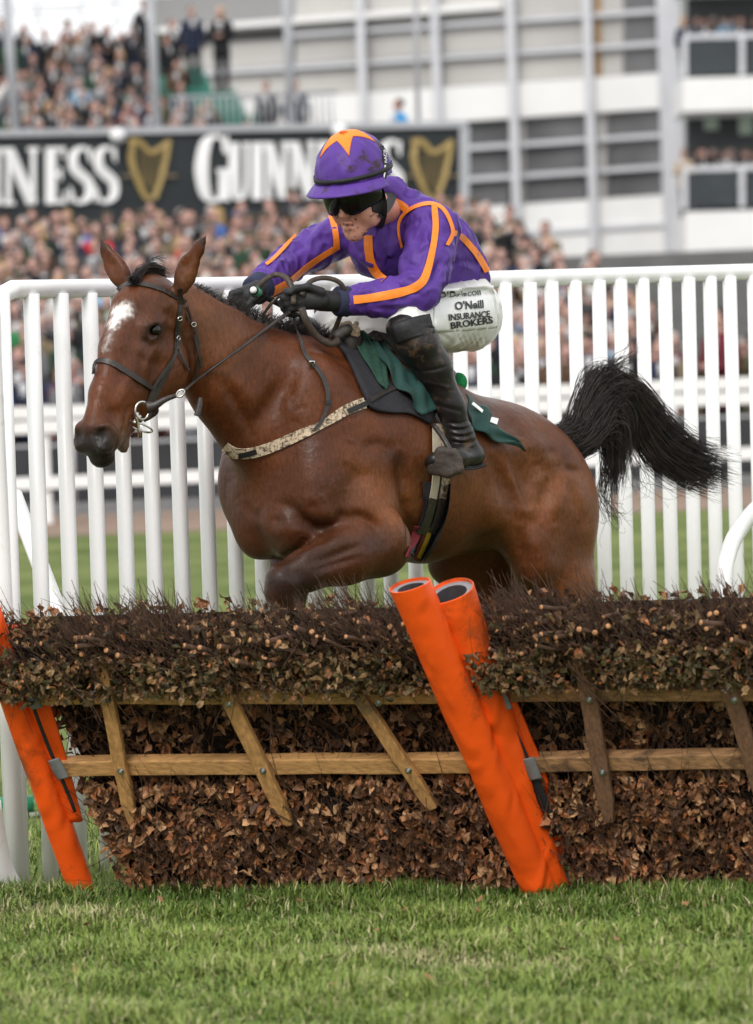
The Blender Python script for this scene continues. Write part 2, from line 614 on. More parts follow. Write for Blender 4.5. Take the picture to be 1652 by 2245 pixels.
# ================================================================== ground
m_turf = mat('turf', (.105, .150, .036), rough=.95, var=.28, scale=.7, bump=.02, bscale=30, col2=(.175, .205, .070), spec=.1)
g = MB(); g.raw([(-900, -60, 0), (900, -60, 0), (900, 1500, 0), (-900, 1500, 0)], [[0, 1, 2, 3]])
tag(link('ground', g.mesh('ground'), m_turf), kind='structure')
m_dirt = mat('bare earth', (.21, .145, .105), rough=.95, var=.2, scale=1.2, bump=.02, bscale=14)
g = MB(); g.raw([(-60, 46, .004), (60, 46, .004), (60, 52.5, .004), (-60, 52.5, .004)], [[0, 1, 2, 3]])
tag(link('path', g.mesh('path'), m_dirt), kind='structure')
m_tarm = mat('grey tarmac', (.16, .155, .15), rough=.95, var=.15, scale=.8, bump=.01)
g = MB(); g.raw([(-200, 52.6, .004), (200, 52.6, .004), (200, 300, .004), (-200, 300, .004)], [[0, 1, 2, 3]])
tag(link('pavement', g.mesh('pavement'), m_tarm), kind='structure')

# grass blades
def blades(name, n, fx, fy, hfun, seed, dens=None):
    rg = np.random.default_rng(seed)
    x = fx[0] + (fx[1] - fx[0]) * rg.random(n); y = fy[0] + (fy[1] - fy[0]) * rg.random(n)
    if dens is not None:
        k = rg.random(n) < dens(x, y); x, y = x[k], y[k]; n = len(x)
    cl = (np.sin(x * 7.1 + y * 3.3) + np.sin(x * 3.7 - y * 8.9 + 2) + np.sin(x * 14.3 + y * 11.1) * .6 + np.sin(x * 23 - y * 19 + 1) * .5) / 3
    ht = hfun(x, y) * rg.uniform(.5, 1.35, n) * (1 + .55 * cl)
    az = rg.uniform(0, 2 * np.pi, n); lean = np.abs(rg.normal(.7, .5, n))
    wdt = rg.uniform(.0014, .0036, n)
    dx, dy = np.cos(az), np.sin(az); sx, sy = -dy, dx
    base = np.stack([x, y, np.full(n, -.004)], 1)
    mid = base + np.stack([dx * lean * ht * .35, dy * lean * ht * .35, ht * .6], 1)
    tip = base + np.stack([dx * lean * ht * 1.0, dy * lean * ht * 1.0, ht * (1.05 - .30 * np.minimum(lean, 1.4))], 1)
    s = np.stack([sx, sy, np.zeros(n)], 1) * wdt[:, None]
    V = np.stack([base - s, base + s, mid + s * .85, mid - s * .85, tip], 1).reshape(-1, 3)
    o = np.arange(n)[:, None] * 5
    Q = o + np.array([[0, 1, 2, 3]]); T = o + np.array([[3, 2, 4]])
    g1 = np.array((.070, .125, .020)); g2 = np.array((.245, .315, .070)); st = np.array((.46, .42, .22))
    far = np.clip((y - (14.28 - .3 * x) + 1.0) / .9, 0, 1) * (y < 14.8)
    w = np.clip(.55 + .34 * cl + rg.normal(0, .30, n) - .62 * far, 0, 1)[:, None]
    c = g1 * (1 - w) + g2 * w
    worn = np.clip(np.sin(x * 2.3 + 1.1) * np.sin(y * 3.1 + x * .7) + .35 * np.sin(x * 9 + y * 7) - .62, 0, 1)
    ht_k = 1 - .5 * worn
    dry = (rg.random(n) < .09 + .05 * np.clip(cl, 0, 1) + .8 * worn * (y < 14.2))[:, None]
    c = np.where(dry, st * rg.uniform(.6, 1.1, (n, 1)), c)
    c = np.repeat(c, 5, 0)
    o = link(name, mesh_np(name, V, [Q, T], True, c), attr_mat('grass blades ' + name, rough=.5, var=.1, scale=5, spec=.22))
    return tag(o, kind='stuff')
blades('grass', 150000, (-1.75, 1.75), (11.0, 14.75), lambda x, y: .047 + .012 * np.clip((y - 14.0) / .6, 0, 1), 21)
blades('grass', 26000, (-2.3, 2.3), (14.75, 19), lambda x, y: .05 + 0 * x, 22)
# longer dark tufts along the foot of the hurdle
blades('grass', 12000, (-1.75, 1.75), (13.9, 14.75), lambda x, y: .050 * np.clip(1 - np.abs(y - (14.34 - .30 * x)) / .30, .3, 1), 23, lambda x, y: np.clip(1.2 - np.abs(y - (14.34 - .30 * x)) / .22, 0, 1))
# thatch and dead leaves lying on the turf
rg = np.random.default_rng(31)
mb = MB()
for i in range(46):
    x, y = rg.uniform(-1.0, 1.0), rg.uniform(11.9, 14.5)
    a = rg.uniform(0, 6.28); r = rg.uniform(.008, .017)
    c = np.array((x, y, rg.uniform(.028, .05)))
    u = np.array((math.cos(a), math.sin(a), rg.normal(0, .4))); v = np.array((-math.sin(a), math.cos(a), rg.normal(0, .5)))
    mb.raw([c - u * r, c + v * r * .6, c + u * r * 1.1 + (0, 0, .004), c - v * r * .6], [[0, 1, 2, 3]])
tag(mb.build('fallen_leaves', mat('dry leaf', (.24, .12, .055), rough=.7, var=.35, scale=30)), kind='stuff')

# ================================================================== white picket wing and rails
m_pvc = mat('white plastic rail', (.80, .80, .80), rough=.34, var=.025, scale=6, bump=.0006, bscale=60, spec=.45, dirt=(.66, .66, .58), dscale=7, damt=.12)
PX_I = [0, 1, 2, 3, 4, 5, 6, 7, 8, 9, 17, 18, 19, 20, 21, 22, 23, 24, 25, 26, 27, 28, 29]
PX_V = [22, 82, 147, 212, 272, 335, 395, 455, 515, 575, 1013, 1064, 1115, 1169, 1220, 1271, 1321, 1370, 1419, 1466, 1516, 1565, 1616]
PXF = np.polyfit(PX_I, PX_V, 3)
def fpx(i):
    return np.polyval(PXF, i) if i <= 31 else np.polyval(PXF, 31) + 47 * (i - 31)
def fpt(i, z):
    """foot line of the wing: it swings away from the hurdle towards the right"""
    px = fpx(i)
    Y = np.interp(px, [-300, 22, 450, 1000, 1650, 2300], [14.5, 14.97, 15.95, 17.0, 17.95, 18.8])
    x = P(px, 1300, Y)[0]
    return np.array((x, Y, z))
fence = empty('picket_fence', tuple(fpt(15, 0)), 'tall white plastic picket fence running behind the jumping horse', 'fence')
bpy.context.view_layer.update()
mb = MB()
rail = [fpt(-.18, 0), fpt(-.18, 1.0), fpt(-.18, 1.72), fpt(-.10, 1.82), fpt(.15, 1.885), fpt(.6, 1.905)] + [fpt(i, 1.905) for i in range(2, 41)]
mb.tube(rail, .0305, 14); mb.build('top_rail', m_pvc, fence, True)
pk_me = None
for i in range(0, 40):
    p = fpt(i, 0)
    if pk_me is None:
        mb = MB(); mb.tube([(0, 0, -.02), (0, 0, .9), (0, 0, 1.89)], .0265, 14); pk_me = mb.mesh('picket', True)
    o = link('picket', pk_me, m_pvc, fence, tuple(p - fpt(15, 0)))
    o.rotation_euler = (random.gauss(0, .003), math.radians(1.0 + random.gauss(0, .15)) if i > 12 else math.radians(.6), 0)
for pts in ([P(30, 1085, 16.2), P(62, 1170, 16.1), P(108, 1290, 15.95), P(190, 1500, 15.8), P(330, 1800, 15.5)],
            [P(1690, 1085, 16.4), P(1630, 1150, 16.4), P(1598, 1215, 16.35), P(1588, 1320, 16.3), P(1586, 1840, 16.3)],
            [P(-18, 1760, 14.7), P(-6, 1840, 14.75), P(12, 1910, 14.8), P(40, 1965, 14.85)]):
    mb = MB(); mb.tube(spline(pts, 16), .030, 12); mb.build('brace', m_pvc, fence, True)
rail2 = empty('running_rail', (0, 50, 0), 'low white double board running rail along the far side of the track', 'rail')
bpy.context.view_layer.update()
for z, h, d in ((1.19, .12, .03), (1.03, .13, .03), (.44, .13, .03)):
    mb = MB(); mb.box((0, 49.93, z), (60, d, h)); mb.build('rail_board', m_pvc, rail2)
for i in range(-6, 7):
    mb = MB(); mb.box((i * 2.55 - .95, 50.02, .63), (.13, .11, 1.26)); mb.build('rail_post', m_pvc, rail2)
roll = empty('groundsheet_roll', tuple(P(20, 1762, 17.3)), 'green plastic roll lying on the grass behind the white fence', 'roll')
bpy.context.view_layer.update()
mb = MB(); a, b = P(-90, 1762, 17.3), P(72, 1754, 17.35)
a[2] = b[2] = .045
mb.tube([a, a + (b - a) * .5, b], .036, 14); mb.build('sheet', mat('green sheet', (.02, .20, .10), rough=.4, var=.2, scale=30, bump=.004, bscale=20), roll, True)
mb = MB(); mb.tube([a + np.array((-.02, -.04, -.035)), b + np.array((.03, -.04, -.035))], .012, 8); mb.build('pole', mat('grey pole', (.35, .36, .36), rough=.5), roll, True)

bar2 = empty('crowd_barrier', (0, 54, 0), 'dark cloth covered crowd barrier between the running rail and the racegoers', 'barrier')
bpy.context.view_layer.update()
m_ban = mat('dark banner cloth', (.035, .036, .04), rough=.8, var=.35, scale=.8)
m_ban2 = mat('grey banner cloth', (.16, .15, .14), rough=.8, var=.3, scale=.8)
for i in range(-6, 7):
    mb = MB(); mb.box((i * 2.3, 54, .42), (2.24, .03, .62)); mb.build('banner', m_ban if i % 3 else m_ban2, bar2)
    mb = MB(); mb.tube([(i * 2.3 + 1.15, 54.05, 0), (i * 2.3 + 1.15, 54.05, 1.1)], .025, 8); mb.build('barrier_post', m_pvc, bar2, True)
for z in (.76, 1.08):
    mb = MB(); mb.tube([(-15, 54.03, z), (15, 54.03, z)], .02, 8); mb.build('barrier_rail', mat('steel rail', (.35, .35, .36), rough=.4), bar2, True)

# ================================================================== advert hoarding behind the crowd
m_board = mat('black hoarding', (.018, .023, .026), rough=.6, var=.15, scale=2)
m_grey = mat('grey painted steel', (.42, .43, .45), rough=.5, var=.08, scale=2)
m_letter = mat('white lettering', (.80, .80, .80), rough=.5, var=.03)
m_gold = mat('gold print', (.36, .26, .095), rough=.5, var=.15, scale=4)
def Yb(px): return 84 + (px + 100) * .0028
board = empty('advert_hoarding', tuple(P(450, 400, Yb(450)) * (1, 1, 0)), 'long black hoarding with white lettering and gold harps above the crowd', 'hoarding')
bpy.context.view_layer.update()
def yt_(px): return 296 - .0205 * px
def slab(mb, x0, x1, ya0, ya1, yb0, yb1, Yf, dep):
    """block whose front face has corners (x0,ya0..yb0) and (x1,ya1..yb1) in the photo plane"""
    f = [P(x0, yb0, Yf(x0)), P(x1, yb1, Yf(x1)), P(x1, ya1, Yf(x1)), P(x0, ya0, Yf(x0))]
    k = np.array((0, dep, 0))
    return mb.box8([f[0], f[1], f[1] + k, f[0] + k, f[3], f[2], f[2] + k, f[3] + k])
for xa_, xb_ in ((-760, -330), (-330, 120), (120, 566), (566, 1012)):
    mb = MB(); slab(mb, xa_, xb_ - .6, yt_(xa_), yt_(xb_), 640 - .02 * xa_, 640 - .02 * xb_, Yb, .35); mb.build('panel', m_board, board)
mb = MB(); slab(mb, 120, 1026, yt_(120) - 12, yt_(1026) - 12, yt_(120) + 3, yt_(1026) + 3, lambda x: Yb(x) - .08, .6); slab(mb, -760, 119.5, yt_(-760) - 12, yt_(119.5) - 12, yt_(-760) + 3, yt_(119.5) + 3, lambda x: Yb(x) - .08, .6); mb.build('top_frame', m_grey, board)
mb = MB(); slab(mb, 1008, 1030, yt_(1008), yt_(1030), 610, 606, lambda x: Yb(x) - .06, .5); mb.build('end_frame', m_grey, board)
def glyph(strokes, x0, x1, yb, ht, m, name, parent, dy=-.06, th=.03):
    """letter from strokes in a unit box (x right, y up); stroke width in box heights"""
    mb = MB()
    for pts, w in strokes:
        c = spline(pts, max(2, 6 * (len(pts) - 1))) if len(pts) > 2 else np.array(pts, float)
        ws = np.interp(np.linspace(0, 1, len(c)), np.linspace(0, 1, np.size(w)), np.atleast_1d(w)) * ht
        q = np.stack([x0 + c[:, 0] * (x1 - x0), yb - c[:, 1] * ht - (c[:, 0] * (x1 - x0)) * .0205], 1)
        T = np.gradient(q, axis=0); T /= np.linalg.norm(T, axis=1)[:, None] + 1e-9
        S = np.stack([-T[:, 1], T[:, 0]], 1)
        A = []
        for i in range(len(q)):
            A.append([P(*(q[i] + S[i] * ws[i] * k), Yb(q[i][0]) + dy) for k in (-.5, .5)])
        A = np.array(A)
        N = np.tile(np.array((0, -1.0, 0)), (len(q), 2, 1))
        s = solid_strip(A, N, th)
        mb.raw(s.v[0], s.q[0])
    return mb.build(name, m, parent)
SER = .075
def ser(x, y, w=.16): return ([(x - w, y), (x + w, y)], SER)
LET = {
 'G': [([(.90, .74), (.78, .93), (.52, .97), (.24, .86), (.12, .5), (.24, .14), (.52, .03), (.82, .10)], [.10, .06, .06, .17, .21, .17, .06, .08]), ([(.84, .02), (.84, .46)], .17), ([(.60, .46), (1.0, .46)], SER), ([(.92, .70), (.92, .98)], .05)],
 'U': [([(.22, 1), (.22, .34), (.32, .08), (.52, .03), (.72, .10), (.80, .34), (.80, 1)], [.19, .19, .16, .07, .09, .09, .09]), ser(.22, .97, .22), ser(.80, .97, .18)],
 'I': [([(.5, 0), (.5, 1)], .19), ser(.5, .97, .42), ser(.5, .03, .42)],
 'N': [([(.16, 0), (.16, 1)], .09), ([(.16, .98), (.84, .02)], .20), ([(.86, 0), (.86, 1)], .09), ser(.10, .97, .16), ser(.18, .03, .16), ser(.86, .97, .16)],
 'E': [([(.28, 0), (.28, 1)], .19), ([(.08, .965), (.90, .965)], SER), ([(.08, .035), (.94, .035)], SER), ([(.28, .52), (.74, .52)], SER), ([(.88, .80), (.88, 1)], .05), ([(.92, 0), (.92, .22)], .05), ([(.74, .42), (.74, .64)], .05)],
 'S': [([(.84, .80), (.72, .95), (.46, .97), (.20, .86), (.22, .64), (.50, .50), (.80, .36), (.82, .14), (.54, .03), (.26, .05), (.10, .22)], [.06, .06, .08, .15, .18, .19, .18, .15, .08, .06, .06]), ([(.87, .72), (.87, .98)], .045), ([(.08, .02), (.08, .30)], .045)],
}
def word(x_end_list, yb, ht, big):
    for ch, a, b in x_end_list:
        y0 = yb - .0205 * a
        glyph(LET[ch], a, b, y0 + (5 if ch == 'G' else 0), ht * (1.2 if ch == 'G' else 1), m_letter, 'letter', board)
word([('G', 434, 503), ('U', 503, 550), ('I', 552, 576), ('N', 580, 632), ('N', 636, 690), ('E', 696, 738), ('S', 744, 790), ('S', 832, 884)], 448, 124, 1)
word([('G', -196, -126), ('U', -124, -76), ('I', -74, -50), ('N', -46, 2), ('N', 6, 84), ('E', 98, 146), ('S', 150, 206), ('S', 206, 260)], 449, 124, 1)
def harp(x0, yb):
    def q(pts): return [((x - 560) / 190.0, (880 - y) / 265.0) for x, y in pts]
    w = .07
    st = [(q([(585, 640), (575, 690), (600, 780), (640, 862), (668, 874)]), [.10, .11, .10, .09, .08]),
          (q([(565, 625), (610, 622), (660, 668), (705, 650), (745, 625)]), [.11, .10, .08, .08, .10]),
          (q([(738, 618), (728, 700), (706, 790), (676, 872)]), [.10, .08, .08, .09])]
    for k in range(6):
        t = k / 5
        st.append((q([(612 + 100 * t, 668 - 14 * math.sin(t * 3)), (626 + 58 * t, 800 + 50 * t)]), .012))
    glyph(st, x0, x0 + 95, yb, 133, m_gold, 'harp_emblem', board)
    for a, b in ((-12, 26), (70, 108)):
        glyph([([(0, .5), (1, .5)], .04)], x0 + a, x0 + b, yb + 12, 133, mat('faint print', (.20, .15, .09), rough=.6), 'small_print', board)
harp(280, 440); harp(900, 440); harp(-330, 440)
for x in (258, 745):
    mb = MB(); mb.ball(P(x, yt_(x) + 6, Yb(x) - .3), (.14, .14, .13), 14, 9); mb.build('lamp_globe', m_letter, board, True)
m_pole = mat('galvanised pole', (.34, .35, .37), rough=.5, var=.1, scale=3)
for (xa, xb, yb, r, d, lab) in ((10, 36, 292, .085, .4, 'thick grey pole on the hoarding, nearest to the leftmost lettering'), (326, 346, 284, .085, .4, 'grey pole rising from the hoarding beside a gold harp'),
                             (626, 641, 275, .085, .4, 'grey pole rising from the hoarding left of the purple cap'), (911, 918, 272, .045, .4, 'thin dark pole rising behind the man in blue')):
    top = P(xa, -60, Yb(xb) + d); bot = P(xb, yb + 20, Yb(xb) + d)
    e = empty('pole', tuple(bot), lab, 'pole', 'poles on the hoarding'); bpy.context.view_layer.update()
    mb = MB(); mb.tube([bot, (top + bot) / 2, top], r, 12); mb.build('shaft', m_pole, e, True)
    mb = MB(); mb.tube([bot + (0, 0, -.02), bot + np.array((0, 0, .14))], r * 1.8, 12); mb.build('base_collar', m_pole, e, True)

# ================================================================== glass fronted stand on the right
def Yg_(px): return 129 - (px - 500) * .004
def fb_(mb, x0, x1, ya, yb, dy=0.0, dep=.5, sl=-.066):
    """block on the facade: x range, top and bottom height at x=1126"""
    f = lambda x, y: y + sl * (x - 1126)
    return slab(mb, x0, x1, f(x0, ya), f(x1, ya), f(x0, yb), f(x1, yb), lambda x: Yg_(x) + dy, dep)
m_white = mat('white render', (.78, .78, .77), rough=.6, var=.03, scale=1)
m_frame = mat('pale grey frame', (.58, .59, .62), rough=.45, var=.05, scale=2)
m_glass_l = mat('glass with blinds behind', (.46, .45, .43), rough=.4, var=.14, scale=.35, spec=.5)
m_glass_d = mat('dark glass', (.12, .12, .125), rough=.10, var=.35, scale=.5, spec=.45)
m_wood = mat('timber panel', (.38, .24, .12), rough=.6, var=.15, scale=2)
m_dark = mat('dark balustrade glass', (.030, .038, .042), rough=.2, var=.25, scale=1)
bld = empty('glass_stand', tuple(P(1100, 600, 126) * (1, 1, 0)), 'white and grey glass fronted grandstand with steel columns behind the jockey', 'building')
bpy.context.view_layer.update()
def bpart(name, m, *a, **k):
    mb = MB(); fb_(mb, *a, **k); return mb.build(name, m, bld)
cols = [330, 480, 640, 795, 958, 1124, 1292, 1466]
ytop = -60
bpart('back_wall', mat('interior grey', (.22, .22, .22), rough=.8), 330, 1490, ytop, 640, 3.0, .5)
for i in range(len(cols) - 1):
    a, b = cols[i] + 8, cols[i + 1] - 8
    top = 45 if i < 2 else ytop
    for y0, y1 in ((top, 38), (50, 108), (122, 178)):
        if y1 <= y0: continue
        if i == 6: 
            bpart('window_pane', m_glass_d, a + 70, b, y0, y1, .12, .06)
            if y0 == top: bpart('timber_panel', m_wood, a + 4, a + 20, y0, 178, .12, .2)
            bpart('window_pane', m_glass_l, a + 22, a + 66, y0, y1, .12, .06)
        else:
            bpart('window_pane', m_glass_l, a, b, y0, y1, .12, .06)
    bpart('spandrel', m_white, a - 16, b + 16, 180, 258, -.15, .6)
    for y0, y1 in ((260, 312), (323, 380), (392, 446)):
        if i == 6: bpart('timber_panel', m_glass_l, a + 4, a + 30, y0, y1, .12, .2)
        bpart('window_pane', m_glass_d, a + (36 if i == 6 else 22 if i > 3 else 0), b, y0, y1, .14, .06)
        if 3 < i < 6: bpart('window_pane', m_glass_l, a, a + 20, y0, y1, .14, .06)
    bpart('base_wall', m_white, a - 16, b + 16, 448, 640, -.1, .6)
    for y in (44, 115, 317, 386, 512):
        if y < 60 and i < 2: continue
        bpart('beam', m_frame, a - 16, b + 16, y - 5, y + 5, -.12 if y < 500 else -.2, .22)
for i, x in enumerate(cols):
    w = 9 if i < 7 else 20
    if i < 3: continue
    mb = MB()
    tp, bt = P(x - 8, -60, Yg_(x) - .3), P(x + 14, 620, Yg_(x) - .3)
    mb.beam(bt, tp, w * 2 / 83, .3, (0, 1, 0)); mb.build('column', m_frame, bld)
mb = MB(); mb.beam(P(1514, 640, Yg_(1500) - .5), P(1488, -60, Yg_(1500) - .5), .36, .3, (0, 1, 0)); mb.build('column', m_frame, bld)
mb = MB(); mb.tube([P(1516, 560, Yg_(1500) - .8), P(1494, -60, Yg_(1500) - .8)], .06, 8); mb.build('drain_pipe', mat('dark drain', (.22, .23, .22), rough=.6), bld, True)
roofl = MB()
slab(roofl, 320, 1100, 62, 4, 44 + 30, 18, lambda x: Yg_(x) - .4, 6); roofl.build('roof_edge', m_white, bld)
# balconies to the right of the big column
bal = empty('balcony_block', tuple(P(1580, 600, 118) * (1, 1, 0)), 'white balcony block with dark balustrades beside the thick steel column', 'building')
bpy.context.view_layer.update()
def Yc(px): return 118.0
def cpart(name, m, x0, x1, ya, yb, dy=0, dep=.4, sl=-.03):
    mb = MB(); f = lambda x, y: y + sl * (x - 1580)
    slab(mb, x0, x1, f(x0, ya), f(x1, ya), f(x0, yb), f(x1, yb), lambda x: Yc(x) + dy, dep); return mb.build(name, m, bal)
cpart('back_wall', mat('balcony recess', (.075, .08, .085), rough=.8), 1508, 1760, -60, 640, 3.2, .4)
for y0 in (0, 290):
    cpart('handrail', m_frame, 1500, 1760, 72 + y0, 84 + y0, -.05, .12)
    for x0, x1 in ((1508, 1618), (1640, 1750)):
        cpart('balustrade_panel', m_dark, x0, x1, 86 + y0, 162 + y0, 0, .06)
    for x in (1502, 1628):
        cpart('balustrade_post', m_frame, x - 6, x + 6, 80 + y0, 164 + y0, -.08, .12)
cpart('floor_slab', m_white, 1498, 1760, 168, 242, -.3, 4.0)
cpart('floor_slab', m_white, 1504, 1760, 462, 552, -.3, 4.0)
cpart('ceiling_fascia', m_white, 1498, 1760, -60, -30, -.3, 4.0)
cpart('shutter', mat('dark shutter', (.06, .06, .065), rough=.7), 1512, 1760, 556, 640, 0, .3)
for x, y in ((1560, 262), (1636, 272)):
    mb = MB(); mb.box(P(x, y, 120.5), (.35, .1, .5)); mb.build('window_pane', mat('pale green pane', (.45, .55, .45), rough=.4), bal)  # two pale green panes in the recess

# ================================================================== terraced stand on the left
stand = empty('terraced_stand', tuple(P(200, 600, 108) * (1, 1, 0)), 'open terraced stand of green seats filled with racegoers', 'grandstand')
bpy.context.view_layer.update()
m_conc = mat('terrace concrete', (.13, .13, .13), rough=.9, var=.15, scale=2)
m_seat = mat('green plastic seat', (.03, .16, .12), rough=.5, var=.15, scale=6)
NR = 17
def row(k):
    """depth and tread height of a terrace row"""
    Y = 100 + k * 1.0
    z = 1.65 + (777 - (322 - k * 18.0) - 0) * Y / F - 1.25
    return Y, z
for k in range(NR):
    Y, z = row(k)
    x0 = P(-420, 300, Y)[0]; x1 = P(700 - 24 * max(0, k - 3), 300, Y)[0]
    mb = MB(); mb.box(((x0 + x1) / 2, Y + .5, z / 2 - .02), (x1 - x0, .98, z)); mb.build('terrace_step', m_conc, stand)
    mb = MB()
    n = int((x1 - x0) / .5)
    for i in range(n):
        x = x0 + .25 + i * .5
        mb.box((x, Y + .62, z + .40), (.44, .40, .05)); mb.box((x, Y + .84, z + .62), (.44, .05, .42))
    mb.build('seat_row', m_seat, stand)
mb = MB()
for i in range(26):
    px = 380 + i * 14
    mb.tube([P(px - 3, 212, 99), P(px, 272, 99)], .022, 5)
mb.tube([P(372, 214, 99), P(740, 200, 99)], .03, 6)
mb.build('barrier', m_pole, stand, True)
# roof frame showing faintly against the sky
fr = empty('roof_frame', tuple(P(140, 60, 122)), 'pale steel roof frame above the top row of the stand', 'frame')
bpy.context.view_layer.update()
mb = MB()
for a, b in (((-20, 12), (280, 4)), ((-20, 30), (180, 22)), ((80, -10), (84, 60)), ((178, -10), (182, 68)), ((250, -20), (258, 60))):
    mb.tube([P(*a, 122), P(*b, 122)], .035, 6)
mb.build('steelwork', mat('pale steel', (.62, .63, .65), rough=.5), fr, True)

# bank under the standing crowd
def bank(Y):
    return max(0.0, (Y - 60) * .128)
g = MB()
for k in range(26):
    Y = 60 + k
    g.box((-3.5, Y + .5, bank(Y + .5) / 2), (36, 1.0, max(.02, bank(Y + .5))))
tag(link('terrace', g.mesh('terrace'), m_conc), kind='structure')
# ================================================================== the horse
TH = math.radians(44)
HF = np.array((-math.cos(TH), -math.sin(TH), 0.0))      # direction of travel
HL = np.array((math.sin(TH), -math.cos(TH), 0.0))       # the horse's left, towards the camera
UPV = np.array((0, 0, 1.0))
WITH = P(735, 745, 15.8)
def hp(px, py, lat=0.0):
    return on_plane(px, py, WITH + HL * lat, HL)
PHI = math.radians(56)
DF = np.array((-math.cos(PHI), -math.sin(PHI), 0.0))
DL = np.array((math.sin(PHI), -math.cos(PHI), 0.0))
POLL = P(325, 612, 15.17)
def hd(px, py, lat=0.0):
    return on_plane(px, py, POLL + DL * lat, DL)
def zh(x, y): return 141.6 + x * .2208, 548.9 + y * .2208
def zb(x, y): return 478.1 + x * .2679, 690.5 + y * .2679
def zf(x, y): return 460.4 + x * .3215, 1044.7 + y * .3215
def zr(x, y): return 903 + x * .2787, 796.8 + y * .2787

fh = Field((-1.05, 14.45, -0.03), (0.95, 17.25, 2.2), 0.0085)
# trunk
fh.chain([hp(715, 985), hp(800, 1003), hp(930, 1035), hp(1040, 1042)], [.31, .352, .305, .235], .06, HL, .80)
fh.chain([hp(1040, 1035), hp(1130, 1050)], [.225, .215], .08, HL, 1.05)
fh.cone(hp(735, 800), hp(930, 905), .085, .12, .10, HL, .8)             # withers and back
fh.cone(hp(930, 935), hp(1085, 965), .11, .12, .08, HL, 1.2)
# neck
fh.chain([hp(640, 892), hp(560, 845), hp(490, 780), hp(400, 712)], [.248, .190, .156, .140], .05, HL, .50)
fh.chain([hp(560, 930), hp(490, 850), hp(430, 780)], [.15, .125, .105], .06, HL, .62)
fh.chain([hp(690, 806), hp(560, 752), hp(420, 664)], [.07, .042, .032], .06)      # crest
# shoulders and breast
def hs(px, py, lat, s):
    return hp(px, py, lat) - (0 if s > 0 else 2 * lat) * HL
for s in (1, -1):
    fh.ell(hs(722, 965, .15, s), (.15, .21, .085), (HF, nrm(hp(640, 1080, 0) - hp(760, 830, 0)), HL), .13)
    fh.ell(hs(694, 1065, .165, s), (.105, .15, .10), (HF, UPV, HL), .07)
    fh.ell(hs(640, 1140, .085, s), (.08, .13, .09), (HF, UPV, HL), .06)
    fh.ell(hs(800, 1075, .19, s), (.10, .17, .075), (HF, UPV, HL), .06)
fh.ell(hp(595, 1010, 0), (.085, .20, .12), (HF, UPV, HL), .08)
fh.ell(hp(650, 1140, 0), (.165, .135, .14), (HF, UPV, HL), .06)
# near foreleg, folded
fh.chain([hp(775, 1120, .2), hp(825, 1190, .225)], [.11, .105], .04)
fh.chain([hp(832, 1195, .23), hp(752, 1216, .225), hp(668, 1252, .205), hp(622, 1272, .19)], [.105, .098, .067, .056], .028)
fh.chain([hp(622, 1272, .19), hp(618, 1292, .18)], [.056, .052], .02)
fh.chain([hp(612, 1300, .18), hp(690, 1405, .19), hp(760, 1460, .2)], [.046, .030, .028], .02)
fh.chain([hp(760, 1460, .2), hp(795, 1450, .2), hp(840, 1410, .2)], [.035, .03, .035], .02)
# off foreleg
fh.chain([hp(650, 1170, -.15), hp(650, 1215, -.14), hp(632, 1300, -.12), hp(630, 1335, -.12)], [.1, .085, .06, .055], .04)
fh.chain([hp(632, 1335, -.10), hp(680, 1440, -.1), hp(730, 1490, -.1)], [.045, .03, .028], .02)
fh.chain([hp(730, 1490, -.1), hp(765, 1480, -.1), hp(805, 1440, -.1)], [.035, .03, .035], .02)
# quarters
for s in (1, -1):
    fh.ell(hs(1130, 1022, .12, s), (.24, .18, .14), (HF, UPV, HL), .07)
    fh.ell(hs(1209, 1115, .13, s), (.19, .215, .135), (HF, UPV, HL), .07)
    fh.cone(hs(1205, 1120, .15, s), hs(1228, 1290, .17, s), .165, .135, .06, HL, .78)
    fh.cone(hs(1155, 1130, .17, s), hs(1172, 1235, .20, s), .12, .085, .06)
    fh.ell(hs(1058, 972, .19, s), (.05, .06, .05), (HF, UPV, HL), .10)
fh.cone(hp(1085, 1000), hp(1205, 1030), .135, .08, .08, HL, 1.2)
# hind legs down to the turf
for s, dx in ((1, 0), (-1, -140)):
    a = .165 * s
    fh.chain([hp(1228 + dx, 1280, a), hp(1262 + dx, 1420, a), hp(1292 + dx, 1505, a)], [.125, .075, .05], .05, HL, .75)
    fh.chain([hp(1302 + dx, 1490, a), hp(1285 + dx, 1540, a), hp(1262 + dx, 1660, a)], [.04, .045, .03], .02)
    fh.chain([hp(1262 + dx, 1660, a), hp(1255 + dx, 1680, a), hp(1225 + dx, 1725, a)], [.036, .036, .03], .02)
    fh.cone(hp(1225 + dx, 1728, a), hp(1212 + dx, 1755, a), .045, .055, .01)
fh.ell(hp(1020, 1178, .0), (.1, .04, .12), (HF, UPV, HL), .06)
# flank fold
fh.cone(hp(1075, 1120, .19), hp(1150, 1180, .18), .05, .05, .08)
